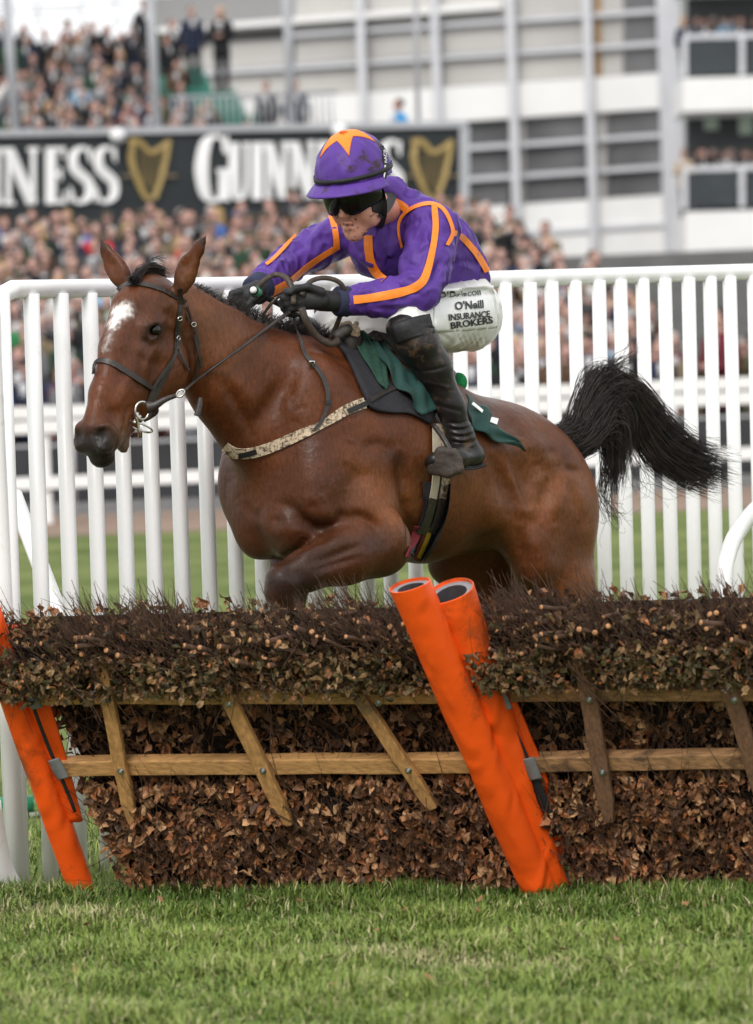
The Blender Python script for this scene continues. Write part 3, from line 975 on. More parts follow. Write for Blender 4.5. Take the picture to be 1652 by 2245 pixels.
# head
fh.ell(hd(325, 674), (.115, .108, .098), (DF, UPV, DL), .04)
fh.cone(hd(336, 690), hd(300, 775), .105, .092, .05, DL, .86)
fh.chain([hd(306, 765), hd(268, 850), hd(237, 948)], [.088, .076, .062], .04, DL, .88)
fh.chain([hd(282, 672), hd(252, 760), hd(224, 860), hd(203, 935)], [.055, .045, .036, .034], .04, DL, 1.05)   # nasal ridge
for s in (1, -1):
    e = hd(*(zh(880, 785)), 0.086 * s) if s > 0 else hd(*(zh(880, 785)), 0.086) - DL * .172
    o = e - DL * s * .022
    fh.ell(o + UPV * .008, (.048, .042, .034), (nrm(DF * .8 - UPV * .6), nrm(DF * .6 + UPV * .8), DL), .028)
    j = hd(372, 800, .048) - (0 if s > 0 else 1) * DL * .096
    fh.ell(j, (.088, .10, .034), (DF, UPV, DL), .03)
    j2 = hd(338, 850, .04) - (0 if s > 0 else 1) * DL * .08
    fh.cone(j, j2 + (hd(320, 880) - hd(338, 850)), .07, .042, .03, DL, .5)
    k = hd(232, 958, .046) - (0 if s > 0 else 1) * DL * .092
    fh.ell(k, (.044, .054, .026), (DF, UPV, DL), .022)
    fh.cone(hd(300, 770, .06) - (0 if s > 0 else 1) * DL * .12, hd(255, 880, .04) - (0 if s > 0 else 1) * DL * .08, .018, .012, .04)  # facial crest
fh.cone(hd(330, 850), hd(275, 935), .05, .036, .03, DL, .8)                 # lower jaw
fh.ell(hd(205, 965), (.034, .045, .036), (DF, UPV, DL), .03)
fh.ell(hd(224, 1002), (.042, .036, .042), (DF, UPV, DL), .018)              # upper lip
fh.ell(hd(266, 958), (.034, .022, .030), (nrm(hd(262, 968) - hd(285, 930)), DF, DL), .016)   # lower lip
# cut the mouth
fh.chain([hd(290, 905, .075), hd(279, 940, .07), hd(262, 985, .06)], [.005, .006, .006], .006, DL, 4.0, sub=True)
# nostrils
for s in (1, -1):
    k = hd(*zh(385, 1855), .070) - (0 if s > 0 else 1) * DL * .14
    fh.ell(k, (.023, .031, .054), (nrm(DF + UPV * .5), nrm(UPV - DF * .5), DL), .006, sub=True)
    k2 = hd(*zh(365, 1820), .060) - (0 if s > 0 else 1) * DL * .12
    fh.ell(k2, (.015, .018, .052), (nrm(DF + UPV * .5), nrm(UPV - DF * .5), DL), .006, sub=True)
    e = hd(*zh(885, 797), .088) - (0 if s > 0 else 1) * DL * .176
    fh.ell(e, (.024, .017, .016), (nrm(-DF * .9 + UPV * .45), nrm(DF * .45 + UPV * .9), DL), .008, sub=True)
# ears
for (b, m_, t, lat, lt, un) in (((398, 628), (414, 582), (455, 510), .07, .10, DF), ((276, 622), (250, 580), (216, 522), -.062, -.08, DF)):
    pts = [on_plane(*b, POLL + DL * 0 - DF * .02, nrm(DF + np.array((0, 0, 0)))), None, None]
    p0 = on_plane(*b, POLL - DF * .015, DF); p1 = on_plane(*m_, POLL - DF * .01, DF); p2 = on_plane(*t, POLL + DF * .0, DF)
    fh.chain([p0, (p0 + p1) / 2 , p1, p1 + (p2 - p1) * .55, p2], [.030, .038, .036, .022, .004], .014, DF, .55)
    fh.chain([p1 * .5 + p0 * .5 + DF * .028, p1 + DF * .026, p2 * .6 + p1 * .4 + DF * .016], [.012, .018, .006], .012, sub=True)
hV, hQ = fh.surface()
hV = relax(hV, hQ, 3, .5)
hN = vnormals(hV, hQ)
nose = proj(hV)[:, 0] < 460
strokes = [
    # shoulder, arm and breast
    ([zb(760, 330), zb(560, 560), zb(330, 900), zb(250, 1080)], 22, -.012),
    ([zb(0, 480), zb(140, 680), zb(240, 900), zb(280, 1050)], 14, -.010),
    ([zb(60, 420), zb(200, 640), zb(330, 860)], 26, .007),
    ([zb(1480, 1100), zb(1520, 1300), zb(1560, 1500)], 16, -.014),
    ([zf(1310, 0), zf(1330, 230), zf(1370, 400), zf(1340, 560)], 12, -.016),
    ([zf(1260, 20), zf(1280, 250), zf(1290, 420), zf(1260, 600)], 22, .010),
    ([zf(900, 300), zf(1000, 270), zf(1110, 320), zf(1190, 430)], 11, -.010),
    ([zf(300, 250), zf(330, 400), zf(420, 560)], 12, -.006),
    ([zf(380, 280), zf(520, 200), zf(680, 330), zf(760, 420)], 13, -.006),
    ([zf(450, 300), zf(560, 380), zf(640, 440)], 28, .012),
    ([zf(560, 240), zf(700, 350), zf(880, 340)], 12, -.008),
    ([zf(700, 200), zf(820, 270), zf(900, 260)], 20, .010),
    ([zf(420, 480), zf(470, 560), zf(640, 480), zf(850, 390)], 10, -.014),
    ([zf(640, 600), zf(800, 560), zf(1000, 480), zf(1120, 440)], 8, -.007),
    ([zf(660, 660), zf(850, 600), zf(1050, 540)], 7, -.006),
    ([zf(600, 560), zf(800, 470), zf(1000, 370)], 16, .006),
    ([zf(500, 600), zf(560, 650), zf(640, 720)], 12, -.006),
    ([zf(230, 150), zf(290, 260), zf(370, 250)], 12, -.005),
    ([zb(600, 600), zb(580, 760), zb(640, 880)], 20, .004),
    ([zb(950, 1000), zb(1200, 1250), zb(1300, 1400)], 30, .006),
    ([zb(1150, 1100), zb(1330, 1060), zb(1480, 1160)], 12, -.006),
    # veins and skin creases
    ([zb(1000, 1170), zb(1100, 1230), zb(1150, 1290)], 3.0, .0025),
    ([zb(1020, 1000), zb(1110, 1045)], 2.5, .0022),
    ([zb(1040, 1430), zb(1180, 1420)], 2.5, .0022),
    ([zb(560, 700), zb(600, 640), zb(620, 600)], 3.0, -.003),
    ([zb(590, 730), zb(640, 660)], 3.0, -.003),
    ([zb(620, 790), zb(690, 760), zb(740, 770)], 3.0, -.0025),
    ([zb(390, 480), zb(410, 410)], 3.0, -.003),
    ([zb(840, 1470), zb(880, 1520)], 3, .003),
    # barrel, flank and quarters
    ([zr(700, 700), zr(800, 950), zr(855, 1160), zr(860, 1250)], 13, .013),
    ([zr(640, 700), zr(740, 960), zr(800, 1160)], 16, -.008),
    ([zr(760, 690), zr(880, 870), zr(930, 1000), zr(890, 1160)], 34, -.014),
    ([zr(860, 1270), zr(700, 1340), zr(480, 1430), zr(300, 1500)], 14, -.006),
    ([zr(1000, 800), zr(980, 960), zr(900, 1120)], 18, .012),
    ([zr(870, 560), zr(960, 640), zr(1100, 700)], 20, .012),
    ([zr(1100, 720), zr(1200, 900), zr(1290, 1100), zr(1330, 1300)], 20, .007),
    ([zr(1120, 900), zr(1150, 1050), zr(1120, 1250)], 14, .008),
    ([zr(1060, 880), zr(1060, 1050), zr(1030, 1250)], 14, -.007),
    ([zr(1180, 830), zr(1280, 840), zr(1350, 880)], 9, -.008),
    ([zr(1210, 880), zr(1270, 1060), zr(1310, 1240)], 12, -.007),
    ([zr(880, 1250), zr(860, 1400), zr(880, 1600)], 14, -.010),
    ([zr(960, 1250), zr(970, 1450), zr(1000, 1700)], 26, .008),
    ([zr(700, 420), zr(820, 500), zr(950, 580)], 14, -.005),
    ([zr(1340, 1300), zr(1380, 1500), zr(1400, 1700)], 22, -.005),
    # head
    ([zh(790, 800), zh(850, 730), zh(930, 715), zh(985, 760)], 5, .004),
    ([zh(800, 850), zh(860, 885), zh(930, 860)], 4.5, .003),
    ([zh(760, 900), zh(810, 900), zh(850, 880)], 4, -.003),
    ([zh(1000, 700), zh(1040, 800), zh(1000, 900), zh(900, 980)], 14, -.006),
    ([zh(700, 1000), zh(800, 1080), zh(920, 1120), zh(1030, 1050)], 14, -.004),
    ([zh(880, 950), zh(800, 1150), zh(780, 1280)], 9, .006),
    ([zh(950, 1000), zh(900, 1200), zh(860, 1330)], 9, -.006),
    ([zh(600, 1150), zh(520, 1350), zh(420, 1550)], 12, -.004),
    ([zh(1240, 880), zh(1270, 1100), zh(1230, 1300), zh(1100, 1420)], 8, .006),
    ([zh(290, 1800), zh(340, 1750), zh(440, 1750), zh(515, 1840), zh(515, 1950)], 5, .007),
    ([zh(330, 1850), zh(320, 1930), zh(390, 1980), zh(460, 1960)], 4, .005),
    ([zh(250, 1780), zh(240, 1880), zh(290, 1990)], 6, -.003),
    ([zh(700, 1500), zh(620, 1600), zh(600, 1700)], 6, -.003),
    ([zh(560, 600), zh(700, 640), zh(760, 740)], 14, -.003),
    ([zh(1000, 560), zh(1060, 640), zh(1080, 760)], 12, -.007),
    ([zh(870, 1440), zh(1000, 1300), zh(1070, 1100)], 6, -.002),
]
strokes = [(p_, w_, a_ * (1.65 if w_ > 6 else 1.5)) for p_, w_, a_ in strokes]
hV = sculpt(hV, hN, strokes)
hN = vnormals(hV, hQ)
# ---- coat colours by place: markings, dark patches, painted highlights and shade
pp = proj(hV)
pq = pp.copy()
def blob(pts, w, soft=1.0):
    d = seg_dist(pp, np.array(pts, float))
    return 1 / (1 + np.exp((d - w) / (w * .18 * soft)))
cc = np.tile(np.array((.093, .0265, .0078)), (len(hV), 1))
near = ((hV - WITH) @ HL)
nse = np.sin(hV @ np.array((31., 17, 23))) * .5 + np.sin(hV @ np.array((-19., 41, 29)) + 1) * .5
def paint(m, c):
    global cc
    m = np.clip(m, 0, 1)[:, None]
    cc = cc * (1 - m) + np.array(c) * m
paint(.55 * blob([zh(1250, 420), zh(1500, 800), zh(1604, 900)], 38, 3), (.25, .10, .038))  # lighter browns, here to the elbow: highlights painted into the coat
paint(.55 * blob([zr(900, 620), zr(1000, 780), zr(1010, 1000)], 30, 3), (.21, .08, .03))
paint(.5 * blob([zr(1400, 1000), zr(1490, 1400), zr(1500, 1800)], 45, 3), (.23, .085, .022))
paint(.45 * blob([zr(200, 900), zr(500, 1000), zr(700, 1100)], 60, 3), (.19, .072, .024))
paint(.5 * blob([zf(1100, 100), zf(1250, 300)], 40, 3), (.22, .085, .032))
paint(.55 * blob([zb(700, 60), zb(300, 60), zb(100, -40)], 16, 3), (.035, .02, .015))
paint(.5 * blob([zr(560, 400), zr(760, 500), zr(950, 600)], 24, 4), (.05, .028, .02))
paint(.6 * blob([zb(850, 1330), zb(900, 1380)], 22, 4), (.055, .026, .017))
paint(.6 * blob([zb(1400, 1130), zb(1490, 1180)], 9, 4), (.05, .026, .017))
legs = np.clip((1.0 - hV[:, 2]) / .12, 0, 1)
fx = (pp[:, 0] < 900) & (pp[:, 1] > 1150)
paint(.95 * blob([zf(540, 690), zf(640, 690), zf(430, 720), zf(520, 800)], 44, 2) * (pp[:, 1] > 1150), (.014, .010, .009))
paint(.75 * blob([zf(700, 590), zf(1000, 490), zf(1150, 440)], 30, 3) * (pp[:, 1] > 1150), (.040, .017, .010))
paint(.5 * blob([zf(420, 330), zf(600, 420), zf(760, 330)], 50, 3), (.050, .020, .010))  # breast darkened: shade painted into the coat
paint(.4 * blob([zb(250, 1250), zb(300, 1500), zb(700, 1350)], 50, 3), (.055, .021, .010))
paint(np.clip((.78 - hV[:, 2]) / .1, 0, 1), (.022, .017, .015))
# muzzle
hm = np.clip((460 - pp[:, 0]) / 5, 0, 1)
paint(hm * blob([zh(330, 2010), zh(430, 1990), zh(200, 1930)], 36, 1.6), (.020, .016, .0155))
paint(hm * blob([zh(390, 1850), zh(440, 1900)], 24, 1.6), (.022, .018, .018))
paint(hm * blob([zh(370, 2140), zh(300, 2120), zh(440, 2100)], 20, 1.5), (.018, .015, .015))
paint(.55 * hm * blob([zh(560, 1750), zh(560, 1950)], 10, 4), (.20, .10, .055))
paint(.7 * hm * blob([zh(610, 1890), zh(600, 1960)], 9, 3), (.30, .22, .19))
paint(hm * blob([zh(800, 860), zh(830, 760), zh(900, 730), zh(970, 760), zh(930, 850), zh(860, 870)], 5.5, 3), (.018, .013, .012))
paint(hm * .9 * blob([zh(790, 880), zh(800, 900)], 6, 3), (.022, .014, .012))
paint(hm * .4 * blob([zh(700, 700), zh(650, 900), zh(600, 1050)], 30, 4), (.095, .040, .026))
paint(hm * .45 * blob([zh(980, 420), zh(900, 560)], 26, 4), (.085, .036, .022))
paint(hm * .6 * blob([(398, 628), (375, 625)], 18, 4), (.045, .022, .016))
paint(hm * .9 * blob([(449, 518), (446, 530)], 9, 3), (.02, .014, .013))
paint(hm * .9 * blob([(220, 530), (223, 540)], 8, 3), (.02, .014, .013))
for s in (1, -1):
    k = hd(*zh(385, 1855), .070) - (0 if s > 0 else 1) * DL * .14
    A_ = np.array((nrm(DF + UPV * .5), nrm(UPV - DF * .5), DL))
    qd = np.sqrt(((((hV - k) @ A_.T) / np.array((.022, .030, .053))) ** 2).sum(1))
    paint(np.clip((1.10 - qd) / .12, 0, 1), (.006, .005, .005))  # nostril lining blackened: the dark of the hollow painted in
# star and strip: ragged white hair
ra = np.sin(pp[:, 0] * 1.3 + pp[:, 1] * .6) * 2.2 + np.sin(pp[:, 0] * .7 - pp[:, 1] * 1.5) * 2.2
front = hm * (((EYE - hV) * hN).sum(1) > 0)
d = seg_dist(pp, np.array([zh(610, 590), zh(540, 620)])) + ra
d2 = seg_dist(pp, np.array([zh(540, 620), zh(480, 740)])) + ra + 5
d3 = seg_dist(pp, np.array([zh(480, 740), zh(400, 980)])) + ra + 12
sg_ = lambda q, s_: 1 / (1 + np.exp(np.clip(q / s_, -50, 50)))
star = np.maximum(np.maximum(sg_(d - 14.5, 2.4), sg_(d2 - 14, 2.4)), .5 * sg_(d3 - 14.5, 2.6))
paint(front * star, (.82, .78, .76))
cc = cc * (1 + .10 * nse[:, None])

m_coat, t_, b_ = new_mat('bay coat')
def coat_nodes(t, b):
    L = t.links.new
    b.inputs['Roughness'].default_value = .44
    b.inputs['Specular IOR Level'].default_value = .26
    at = t.nodes.new('ShaderNodeAttribute'); at.attribute_name = 'col'
    tc = t.nodes.new('ShaderNodeTexCoord')
    def noise(sc, det, lo, hi, stretch=None):
        v = tc.outputs['Object']
        if stretch:
            mp = t.nodes.new('ShaderNodeMapping'); mp.inputs['Scale'].default_value = stretch; mp.inputs['Rotation'].default_value = (0, .5, .75)
            L(v, mp.inputs['Vector']); v = mp.outputs[0]
        n = t.nodes.new('ShaderNodeTexNoise'); n.inputs['Scale'].default_value = sc; n.inputs['Detail'].default_value = det
        L(v, n.inputs['Vector'])
        r = t.nodes.new('ShaderNodeMapRange'); r.inputs[1].default_value = .32; r.inputs[2].default_value = .68
        r.inputs[3].default_value = lo; r.inputs[4].default_value = hi
        L(n.outputs['Fac'], r.inputs[0])
        return n.outputs['Fac'], r.outputs[0]
    _, a = noise(5, 6, .72, 1.25)
    f, c = noise(120, 3, .80, 1.20, (1, 1, .35))
    m1 = t.nodes.new('ShaderNodeMath'); m1.operation = 'MULTIPLY'; L(a, m1.inputs[0]); L(c, m1.inputs[1])
    vm = t.nodes.new('ShaderNodeVectorMath'); vm.operation = 'SCALE'
    L(at.outputs['Color'], vm.inputs[0]); L(m1.outputs[0], vm.inputs['Scale']); L(vm.outputs[0], b.inputs['Base Color'])
    # sweat-damp and dry patches: gloss changes over the body
    _, rr = noise(7, 5, .34, .56); L(rr, b.inputs['Roughness'])
    g, _ = noise(38, 4, 0, 1)
    b1 = t.nodes.new('ShaderNodeBump'); b1.inputs['Distance'].default_value = .0035; b1.inputs['Strength'].default_value = .8; L(g, b1.inputs['Height'])
    b2 = t.nodes.new('ShaderNodeBump'); b2.inputs['Distance'].default_value = .0011; L(f, b2.inputs['Height']); L(b1.outputs[0], b2.inputs['Normal'])
    L(b2.outputs[0], b.inputs['Normal'])
coat_nodes(t_, b_)
horse = empty('racehorse', (WITH[0], WITH[1], 0), 'bay racehorse with a white star jumping over the brushwood hurdle', 'horse')
bpy.context.view_layer.update()
k_ = np.argmin(np.linalg.norm(pp - np.array(zf(560, 680)), axis=1))
horse_body = link('body', mesh_np('horse_body', hV, hQ, True, cc), m_coat, horse)
hT = bvh(hV, hQ)

# eyes
m_eye = mat('dark eye', (.006, .004, .004), rough=.07, var=.3, spec=.42)
for s in (1, -1):
    e = hd(*zh(892, 792), .076) - (0 if s > 0 else 1) * DL * .152
    mb = MB(); mb.ball(e, .0225, 20, 14)
    mb.build('eye', m_eye, horse, True)

# hair: tail, mane, forelock
m_hair = mat('black horse hair', (.014, .011, .010), rough=.42, var=.5, scale=22, spec=.38, col2=(.034, .024, .019))
def hair(name, guides, n, r0, spread, parent, seed, segs=14, sub=3, wild=0.1, taper=.35, label=None):
    """strands interpolated between guide curves"""
    rg = np.random.default_rng(seed)
    gs = np.array([spline(g, segs) for g in guides])
    mb_v = []; mb_q = []
    o = 0
    for i in range(n):
        w = rg.dirichlet(np.full(len(gs), .7))
        c = (gs * w[:, None, None]).sum(0)
        L = 1 - abs(rg.normal(0, wild))
        t = np.linspace(0, max(.35, min(1, L)), segs)
        c = np.stack([np.interp(t, np.linspace(0, 1, segs), c[:, k]) for k in range(3)], 1)
        off = rg.normal(0, 1, 3) * spread[0]
        off2 = rg.normal(0, 1, 3) * spread[1]
        ph = rg.uniform(0, 6.28, 3); fr = rg.uniform(2, 5)
        tt = t[:, None]
        c = c + off * (1 - tt) + off2 * tt ** 1.5 + np.sin(fr * tt * 3 + ph) * spread[2] * tt
        T = np.gradient(c, axis=0); T /= np.linalg.norm(T, axis=1)[:, None] + 1e-9
        a = np.cross(T, rg.normal(0, 1, 3)); a /= np.linalg.norm(a, axis=1)[:, None] + 1e-9
        b = np.cross(T, a)
        r = (r0 * rg.uniform(.6, 1.3) * (1 - (1 - taper) * np.linspace(0, 1, segs) ** 2))[:, None]
        ring = [c + a * r, c + (-.5 * a + .866 * b) * r, c + (-.5 * a - .866 * b) * r]
        mb_v.append(np.stack(ring, 1).reshape(-1, 3))
        k = np.arange(segs - 1)[:, None] * 3 + np.arange(3)[None]
        k2 = np.arange(segs - 1)[:, None] * 3 + (np.arange(3)[None] + 1) % 3
        mb_q.append((np.stack([k, k2, k2 + 3, k + 3], -1).reshape(-1, 4)) + o)
        o += segs * 3
    me = mesh_np(name, np.concatenate(mb_v), np.concatenate(mb_q), True)
    return link(name, me, m_hair, parent)
yt = hp(1225, 975)[1]
def T_(x, y, d): return P(*zr4(x, y), yt + d)
def zr4(x, y): return 973.8 + x * .4105, 726 + y * .4105
root = P(1222, 972, yt)
# solid dock under the hair
mb = MB(); mb.tube(spline([P(1205, 985, yt), P(1255, 965, yt), P(1300, 900, yt + .05), P(1330, 850, yt + .08)], 14), np.linspace(.06, .045, 14), 10)
mb.build('dock', m_hair, horse, True)
g1 = [[T_(585, 575, 0), T_(665, 505, 0), T_(705, 340, .03), T_(755, 185, .06), T_(880, 140, .08), T_(990, 310, .08)],
      [T_(600, 590, 0), T_(700, 500, 0), T_(770, 290, .03), T_(870, 160, .06), T_(1000, 300, .08), T_(990, 480, .08)],
      [T_(620, 610, 0), T_(800, 560, -.02), T_(900, 400, 0), T_(960, 350, .03), T_(960, 520, .05), T_(900, 700, .06)],
      [T_(630, 620, -.02), T_(760, 600, -.03), T_(870, 500, -.02), T_(950, 500, .0), T_(940, 680, .02), T_(880, 860, .03)],
      [T_(640, 640, -.03), T_(740, 660, -.04), T_(840, 640, -.03), T_(900, 700, -.02), T_(890, 830, 0), T_(900, 960, .0)]]
tail = hair('tail', g1, 2700, .0014, (.024, .024, .006), horse, 3, 18)
g2 = [[T_(800, 330, .03), T_(930, 230, .06), T_(1060, 290, .1), T_(1180, 420, .12), T_(1330, 570, .15), T_(1500, 640, .18)],
      [T_(820, 360, .03), T_(960, 280, .06), T_(1100, 400, .1), T_(1230, 570, .12), T_(1400, 660, .15), T_(1540, 720, .18)],
      [T_(830, 400, .03), T_(980, 330, .06), T_(1060, 520, .1), T_(1160, 680, .12), T_(1320, 780, .15), T_(1480, 820, .18)],
      [T_(850, 440, .03), T_(990, 400, .06), T_(1010, 560, .1), T_(1080, 720, .12), T_(1250, 830, .14), T_(1430, 870, .16)]]
hair('tail', g2, 2400, .0013, (.018, .030, .010), horse, 4, 18, wild=.24)
g3 = [[T_(860, 300, .03), T_(980, 400, .06), T_(980, 600, .1), T_(1040, 750, .12), T_(1030, 860, .14), T_(930, 890, .15)],
      [T_(870, 300, .03), T_(990, 420, .06), T_(1010, 640, .1), T_(1060, 820, .12), T_(1200, 900, .14), T_(1330, 900, .15)],
      [T_(840, 500, .03), T_(900, 600, .04), T_(900, 760, .05), T_(870, 900, .06), T_(960, 980, .06), T_(1010, 940, .06)],
      [T_(860, 420, .03), T_(900, 190, .06), T_(960, 150, .08), T_(1000, 110, .1), T_(1020, 70, .12)],
      [T_(840, 520, .03), T_(860, 700, .04), T_(850, 860, .05), T_(890, 990, .06), T_(900, 1040, .06)]]
for i, g in enumerate(g3):
    pass
hair('tail', [g3[3], [p + np.array((.015, 0, -.02)) for p in g3[3]]], 40, .0011, (.012, .02, .006), horse, 5, 16, wild=.2)
hair('tail', [g3[0], g3[1]], 16, .0010, (.02, .03, .02), horse, 6, 18)
hair('tail', [g3[2], g3[4]], 40, .0012, (.02, .03, .02), horse, 7, 18)
# short hogged mane standing along the crest, plaits by the poll
ms = []
rg = np.random.default_rng(12)
cr = spline([(418, 628), (470, 652), (520, 682), (560, 705), (610, 722), (660, 735), (720, 742)], 300)
def mane_strands(n, lo, hi, seed, name, r):
    rg = np.random.default_rng(seed)
    V = []; Q = []; o = 0
    for i in range(n):
        u = rg.uniform(lo, hi)
        q = cr[int(u * 299)]
        b = hp(q[0], q[1] + 8, rg.normal(0, .012))
        ln = rg.uniform(.035, .075) * (1.0 if u > .25 else .6)
        dirv = nrm(UPV * rg.uniform(.5, 1) - HF * rg.uniform(.1, .9) + HL * rg.normal(0, .25))
        cc_ = spline([b, b + dirv * ln * .5, b + dirv * ln + HL * rg.normal(0, .015) - UPV * .008], 6)
        T = np.gradient(cc_, axis=0); T /= np.linalg.norm(T, axis=1)[:, None]
        a = np.cross(T, rg.normal(0, 1, 3)); a /= np.linalg.norm(a, axis=1)[:, None]
        bb = np.cross(T, a)
        rr = (r * np.linspace(1, .3, 6))[:, None]
        V.append(np.stack([cc_ + a * rr, cc_ + (-.5 * a + .866 * bb) * rr, cc_ + (-.5 * a - .866 * bb) * rr], 1).reshape(-1, 3))
        k = np.arange(5)[:, None] * 3 + np.arange(3)[None]; k2 = np.arange(5)[:, None] * 3 + (np.arange(3)[None] + 1) % 3
        Q.append(np.stack([k, k2, k2 + 3, k + 3], -1).reshape(-1, 4) + o); o += 18
    link(name, mesh_np(name, np.concatenate(V), np.concatenate(Q), True), m_hair, horse)
mane_strands(1500, 0, 1, 12, 'mane', .0016)
for i in range(11):                                        # plaits
    q = spline([(428, 634), (480, 660), (540, 696), (600, 722)], 11)[i]
    mb = MB(); c = hp(q[0] + 2, q[1] + 1, .012)
    mb.ball(c, (.017, .017, .021), 10, 7); mb.ball(c + UPV * -.018 + HL * .01, (.013, .013, .016), 10, 7)
    mb.build('plait', m_hair, horse, True)
fl = [[hd(*zh(1010, 240), .03), hd(*zh(900, 170), .02), hd(*zh(800, 180), .02), hd(*zh(720, 260), .02), hd(*zh(690, 300), .03)],
      [hd(*zh(960, 200), .0), hd(*zh(870, 140), .0), hd(*zh(780, 200), .0), hd(*zh(740, 300), .03), hd(*zh(760, 320), .04)],
      [hd(*zh(900, 200), .0), hd(*zh(800, 170), .0), hd(*zh(730, 220), .0), hd(*zh(690, 270), .0), hd(*zh(640, 290), .02)],
      [hd(*zh(850, 210), .0), hd(*zh(760, 230), .0), hd(*zh(700, 250), .0), hd(*zh(650, 275), .0), hd(*zh(610, 290), .02)]]
hair('forelock', fl, 330, .0013, (.010, .008, .004), horse, 9, 12)
hair('forelock', [[hd(*zh(850, 200), 0), hd(*zh(850, 100), 0), hd(*zh(930, 70), 0), hd(*zh(1000, 110), 0), hd(*zh(1030, 180), 0)]] * 2, 14, .0008, (.008, .02, .008), horse, 10, 12)
# ================================================================== the jockey
def z2(x, y): return 478.1 + x * .3858, 265.6 + y * .3858
def z3(x, y): return 442.7 + x * .4287, 708.2 + y * .4287
jockey = empty('person', (hp(900, 700)[0], hp(900, 700)[1], hp(900, 700)[2]), 'jockey in purple and orange silks crouching over the horse and holding the reins', 'person')
bpy.context.view_layer.update()
m_skin = attr_mat('muddy skin', rough=.5, var=.10, scale=60, bump=.0004, bscale=300, spec=.35)
m_silk = mat('purple silk', (.092, .038, .255), rough=.5, var=.10, scale=10, bump=.0008, bscale=60, spec=.2, col2=(.108, .045, .295), wrk=(.030, 12, (1.4, 1.4, .5)))
m_orange = mat('orange silk', (.87, .235, .022), rough=.5, var=.08, scale=50, bump=.0008, bscale=120, spec=.3)
m_breech = mat('white breeches', (.74, .73, .70), rough=.45, var=.05, scale=20, bump=.0008, bscale=60, spec=.35, wrk=(.006, 8, (.6, 1.3, 1.5)), dirt=(.42, .34, .26), dscale=9, damt=.02)
m_boot = mat('muddy black boot leather', (.012, .0105, .010), rough=.36, var=.3, scale=30, bump=.0025, bscale=28, spec=.35, dirt=(.075, .045, .026), dscale=22, damt=.30)
m_glove = mat('black glove', (.016, .016, .018), rough=.6, var=.3, scale=60, bump=.001, bscale=90)
m_cuff = mat('navy cuff', (.018, .022, .055), rough=.75, var=.2, scale=80, bump=.0012, bscale=160)
m_leather = mat('dark bridle leather', (.026, .020, .017), rough=.42, var=.3, scale=50, bump=.0008, bscale=140, spec=.45, dirt=(.09, .06, .04), dscale=30, damt=.2)
m_metal = mat('steel', (.62, .60, .57), rough=.28, var=.1, scale=40, metal=1.0)
m_black = mat('black webbing', (.014, .014, .015), rough=.6, var=.3, scale=80, bump=.0006, bscale=200)
m_white = mat('white plastic', (.80, .80, .79), rough=.35, var=.03)

# -- head frame
JP = math.radians(60); JT = math.radians(22)
jl = np.array((math.sin(JP), -math.cos(JP), 0.0))
jf0 = np.array((-math.cos(JP), -math.sin(JP), 0.0))
jf = nrm(jf0 * math.cos(JT) - UPV * math.sin(JT))
ju = nrm(np.cross(jf, jl) * (1 if np.cross(jf, jl)[2] > 0 else -1))
JO = P(783, 429, 15.72)
JA = (jf, jl, ju)
def L_(x, y, z): return JO + jf * x + jl * y + ju * z
from mathutils import noise as mnoise
def crease(V, N, amp, sc, seed):
    R = np.array(Matrix.Rotation(.7, 3, 'X') @ Matrix.Rotation(.5, 3, 'Y'))
    q = (V @ R) * np.array(sc) + seed
    h = np.array([mnoise.noise(Vector(p)) + .5 * mnoise.noise(Vector(p * 2.1)) for p in q])
    r = np.clip(1 - np.abs(h) * 2.6, 0, 1) ** 2
    return V + N * (amp * (r - .25))[:, None]
def field_obj(f, name, m, parent, it=2, colfn=None, strokes=None, wrinkle=None):
    V, Q = f.surface()
    V = relax(V, Q, it)
    if wrinkle:
        V = crease(V, vnormals(V, Q), *wrinkle)
    if strokes:
        V = sculpt(V, vnormals(V, Q), strokes)
    c = colfn(V, vnormals(V, Q)) if colfn else None
    o = link(name, mesh_np(name, V, Q, True, c), m, parent)
    return o, bvh(V, Q)

# body: head, neck and the figure inside the clothes, one continuous skin
NECK = hp(868, 462, 0)
fb = Field((-.75, 14.9, 1.0), (.75, 16.9, 2.6), .006)
fb.ell(L_(0, 0, .05), (.096, .076, .10), JA, .02)
fb.cone(L_(0, 0, -.02), L_(.058, 0, -.090), .074, .043, .03)
for s in (1, -1):
    fb.ell(L_(.055, .042 * s, -.030), (.036, .032, .046), JA, .02)
    fb.ell(L_(.015, .055 * s, -.07), (.04, .018, .03), JA, .03)
    fb.ell(L_(.103, .013 * s, -.028), (.011, .009, .008), JA, .008)
    fb.ell(L_(-.012, .080 * s, -.004), (.020, .009, .032), JA, .01)
fb.ell(L_(.080, 0, -.110), (.018, .022, .017), JA, .02)
fb.cone(L_(.094, 0, .022), L_(.119, 0, -.022), .011, .0125, .010)
fb.ell(L_(.080, 0, .036), (.02, .05, .014), JA, .02)
fb.ell(L_(.100, 0, -.057), (.011, .024, .009), JA, .006)
fb.ell(L_(.097, 0, -.077), (.012, .021, .010), JA, .006)
fb.chain([L_(.112, -.026, -.067), L_(.112, .0, -.0655), L_(.112, .026, -.067)], [.004, .0065, .004], .003, sub=True)
fb.cone(L_(-.02, 0, -.05), NECK, .056, .058, .03)
fb.chain([NECK, hp(905, 530), hp(985, 600), hp(1010, 680)], [.07, .11, .085, .085], .05)
for a in ([hp(948, 500, .17), hp(918, 645, .25), hp(757, 662, .12)], [hp(760, 505, -.15), hp(640, 572, -.22), hp(566, 632, -.105)]):
    fb.chain([hp(905, 530)] + a, [.08, .055, .040, .028], .03)
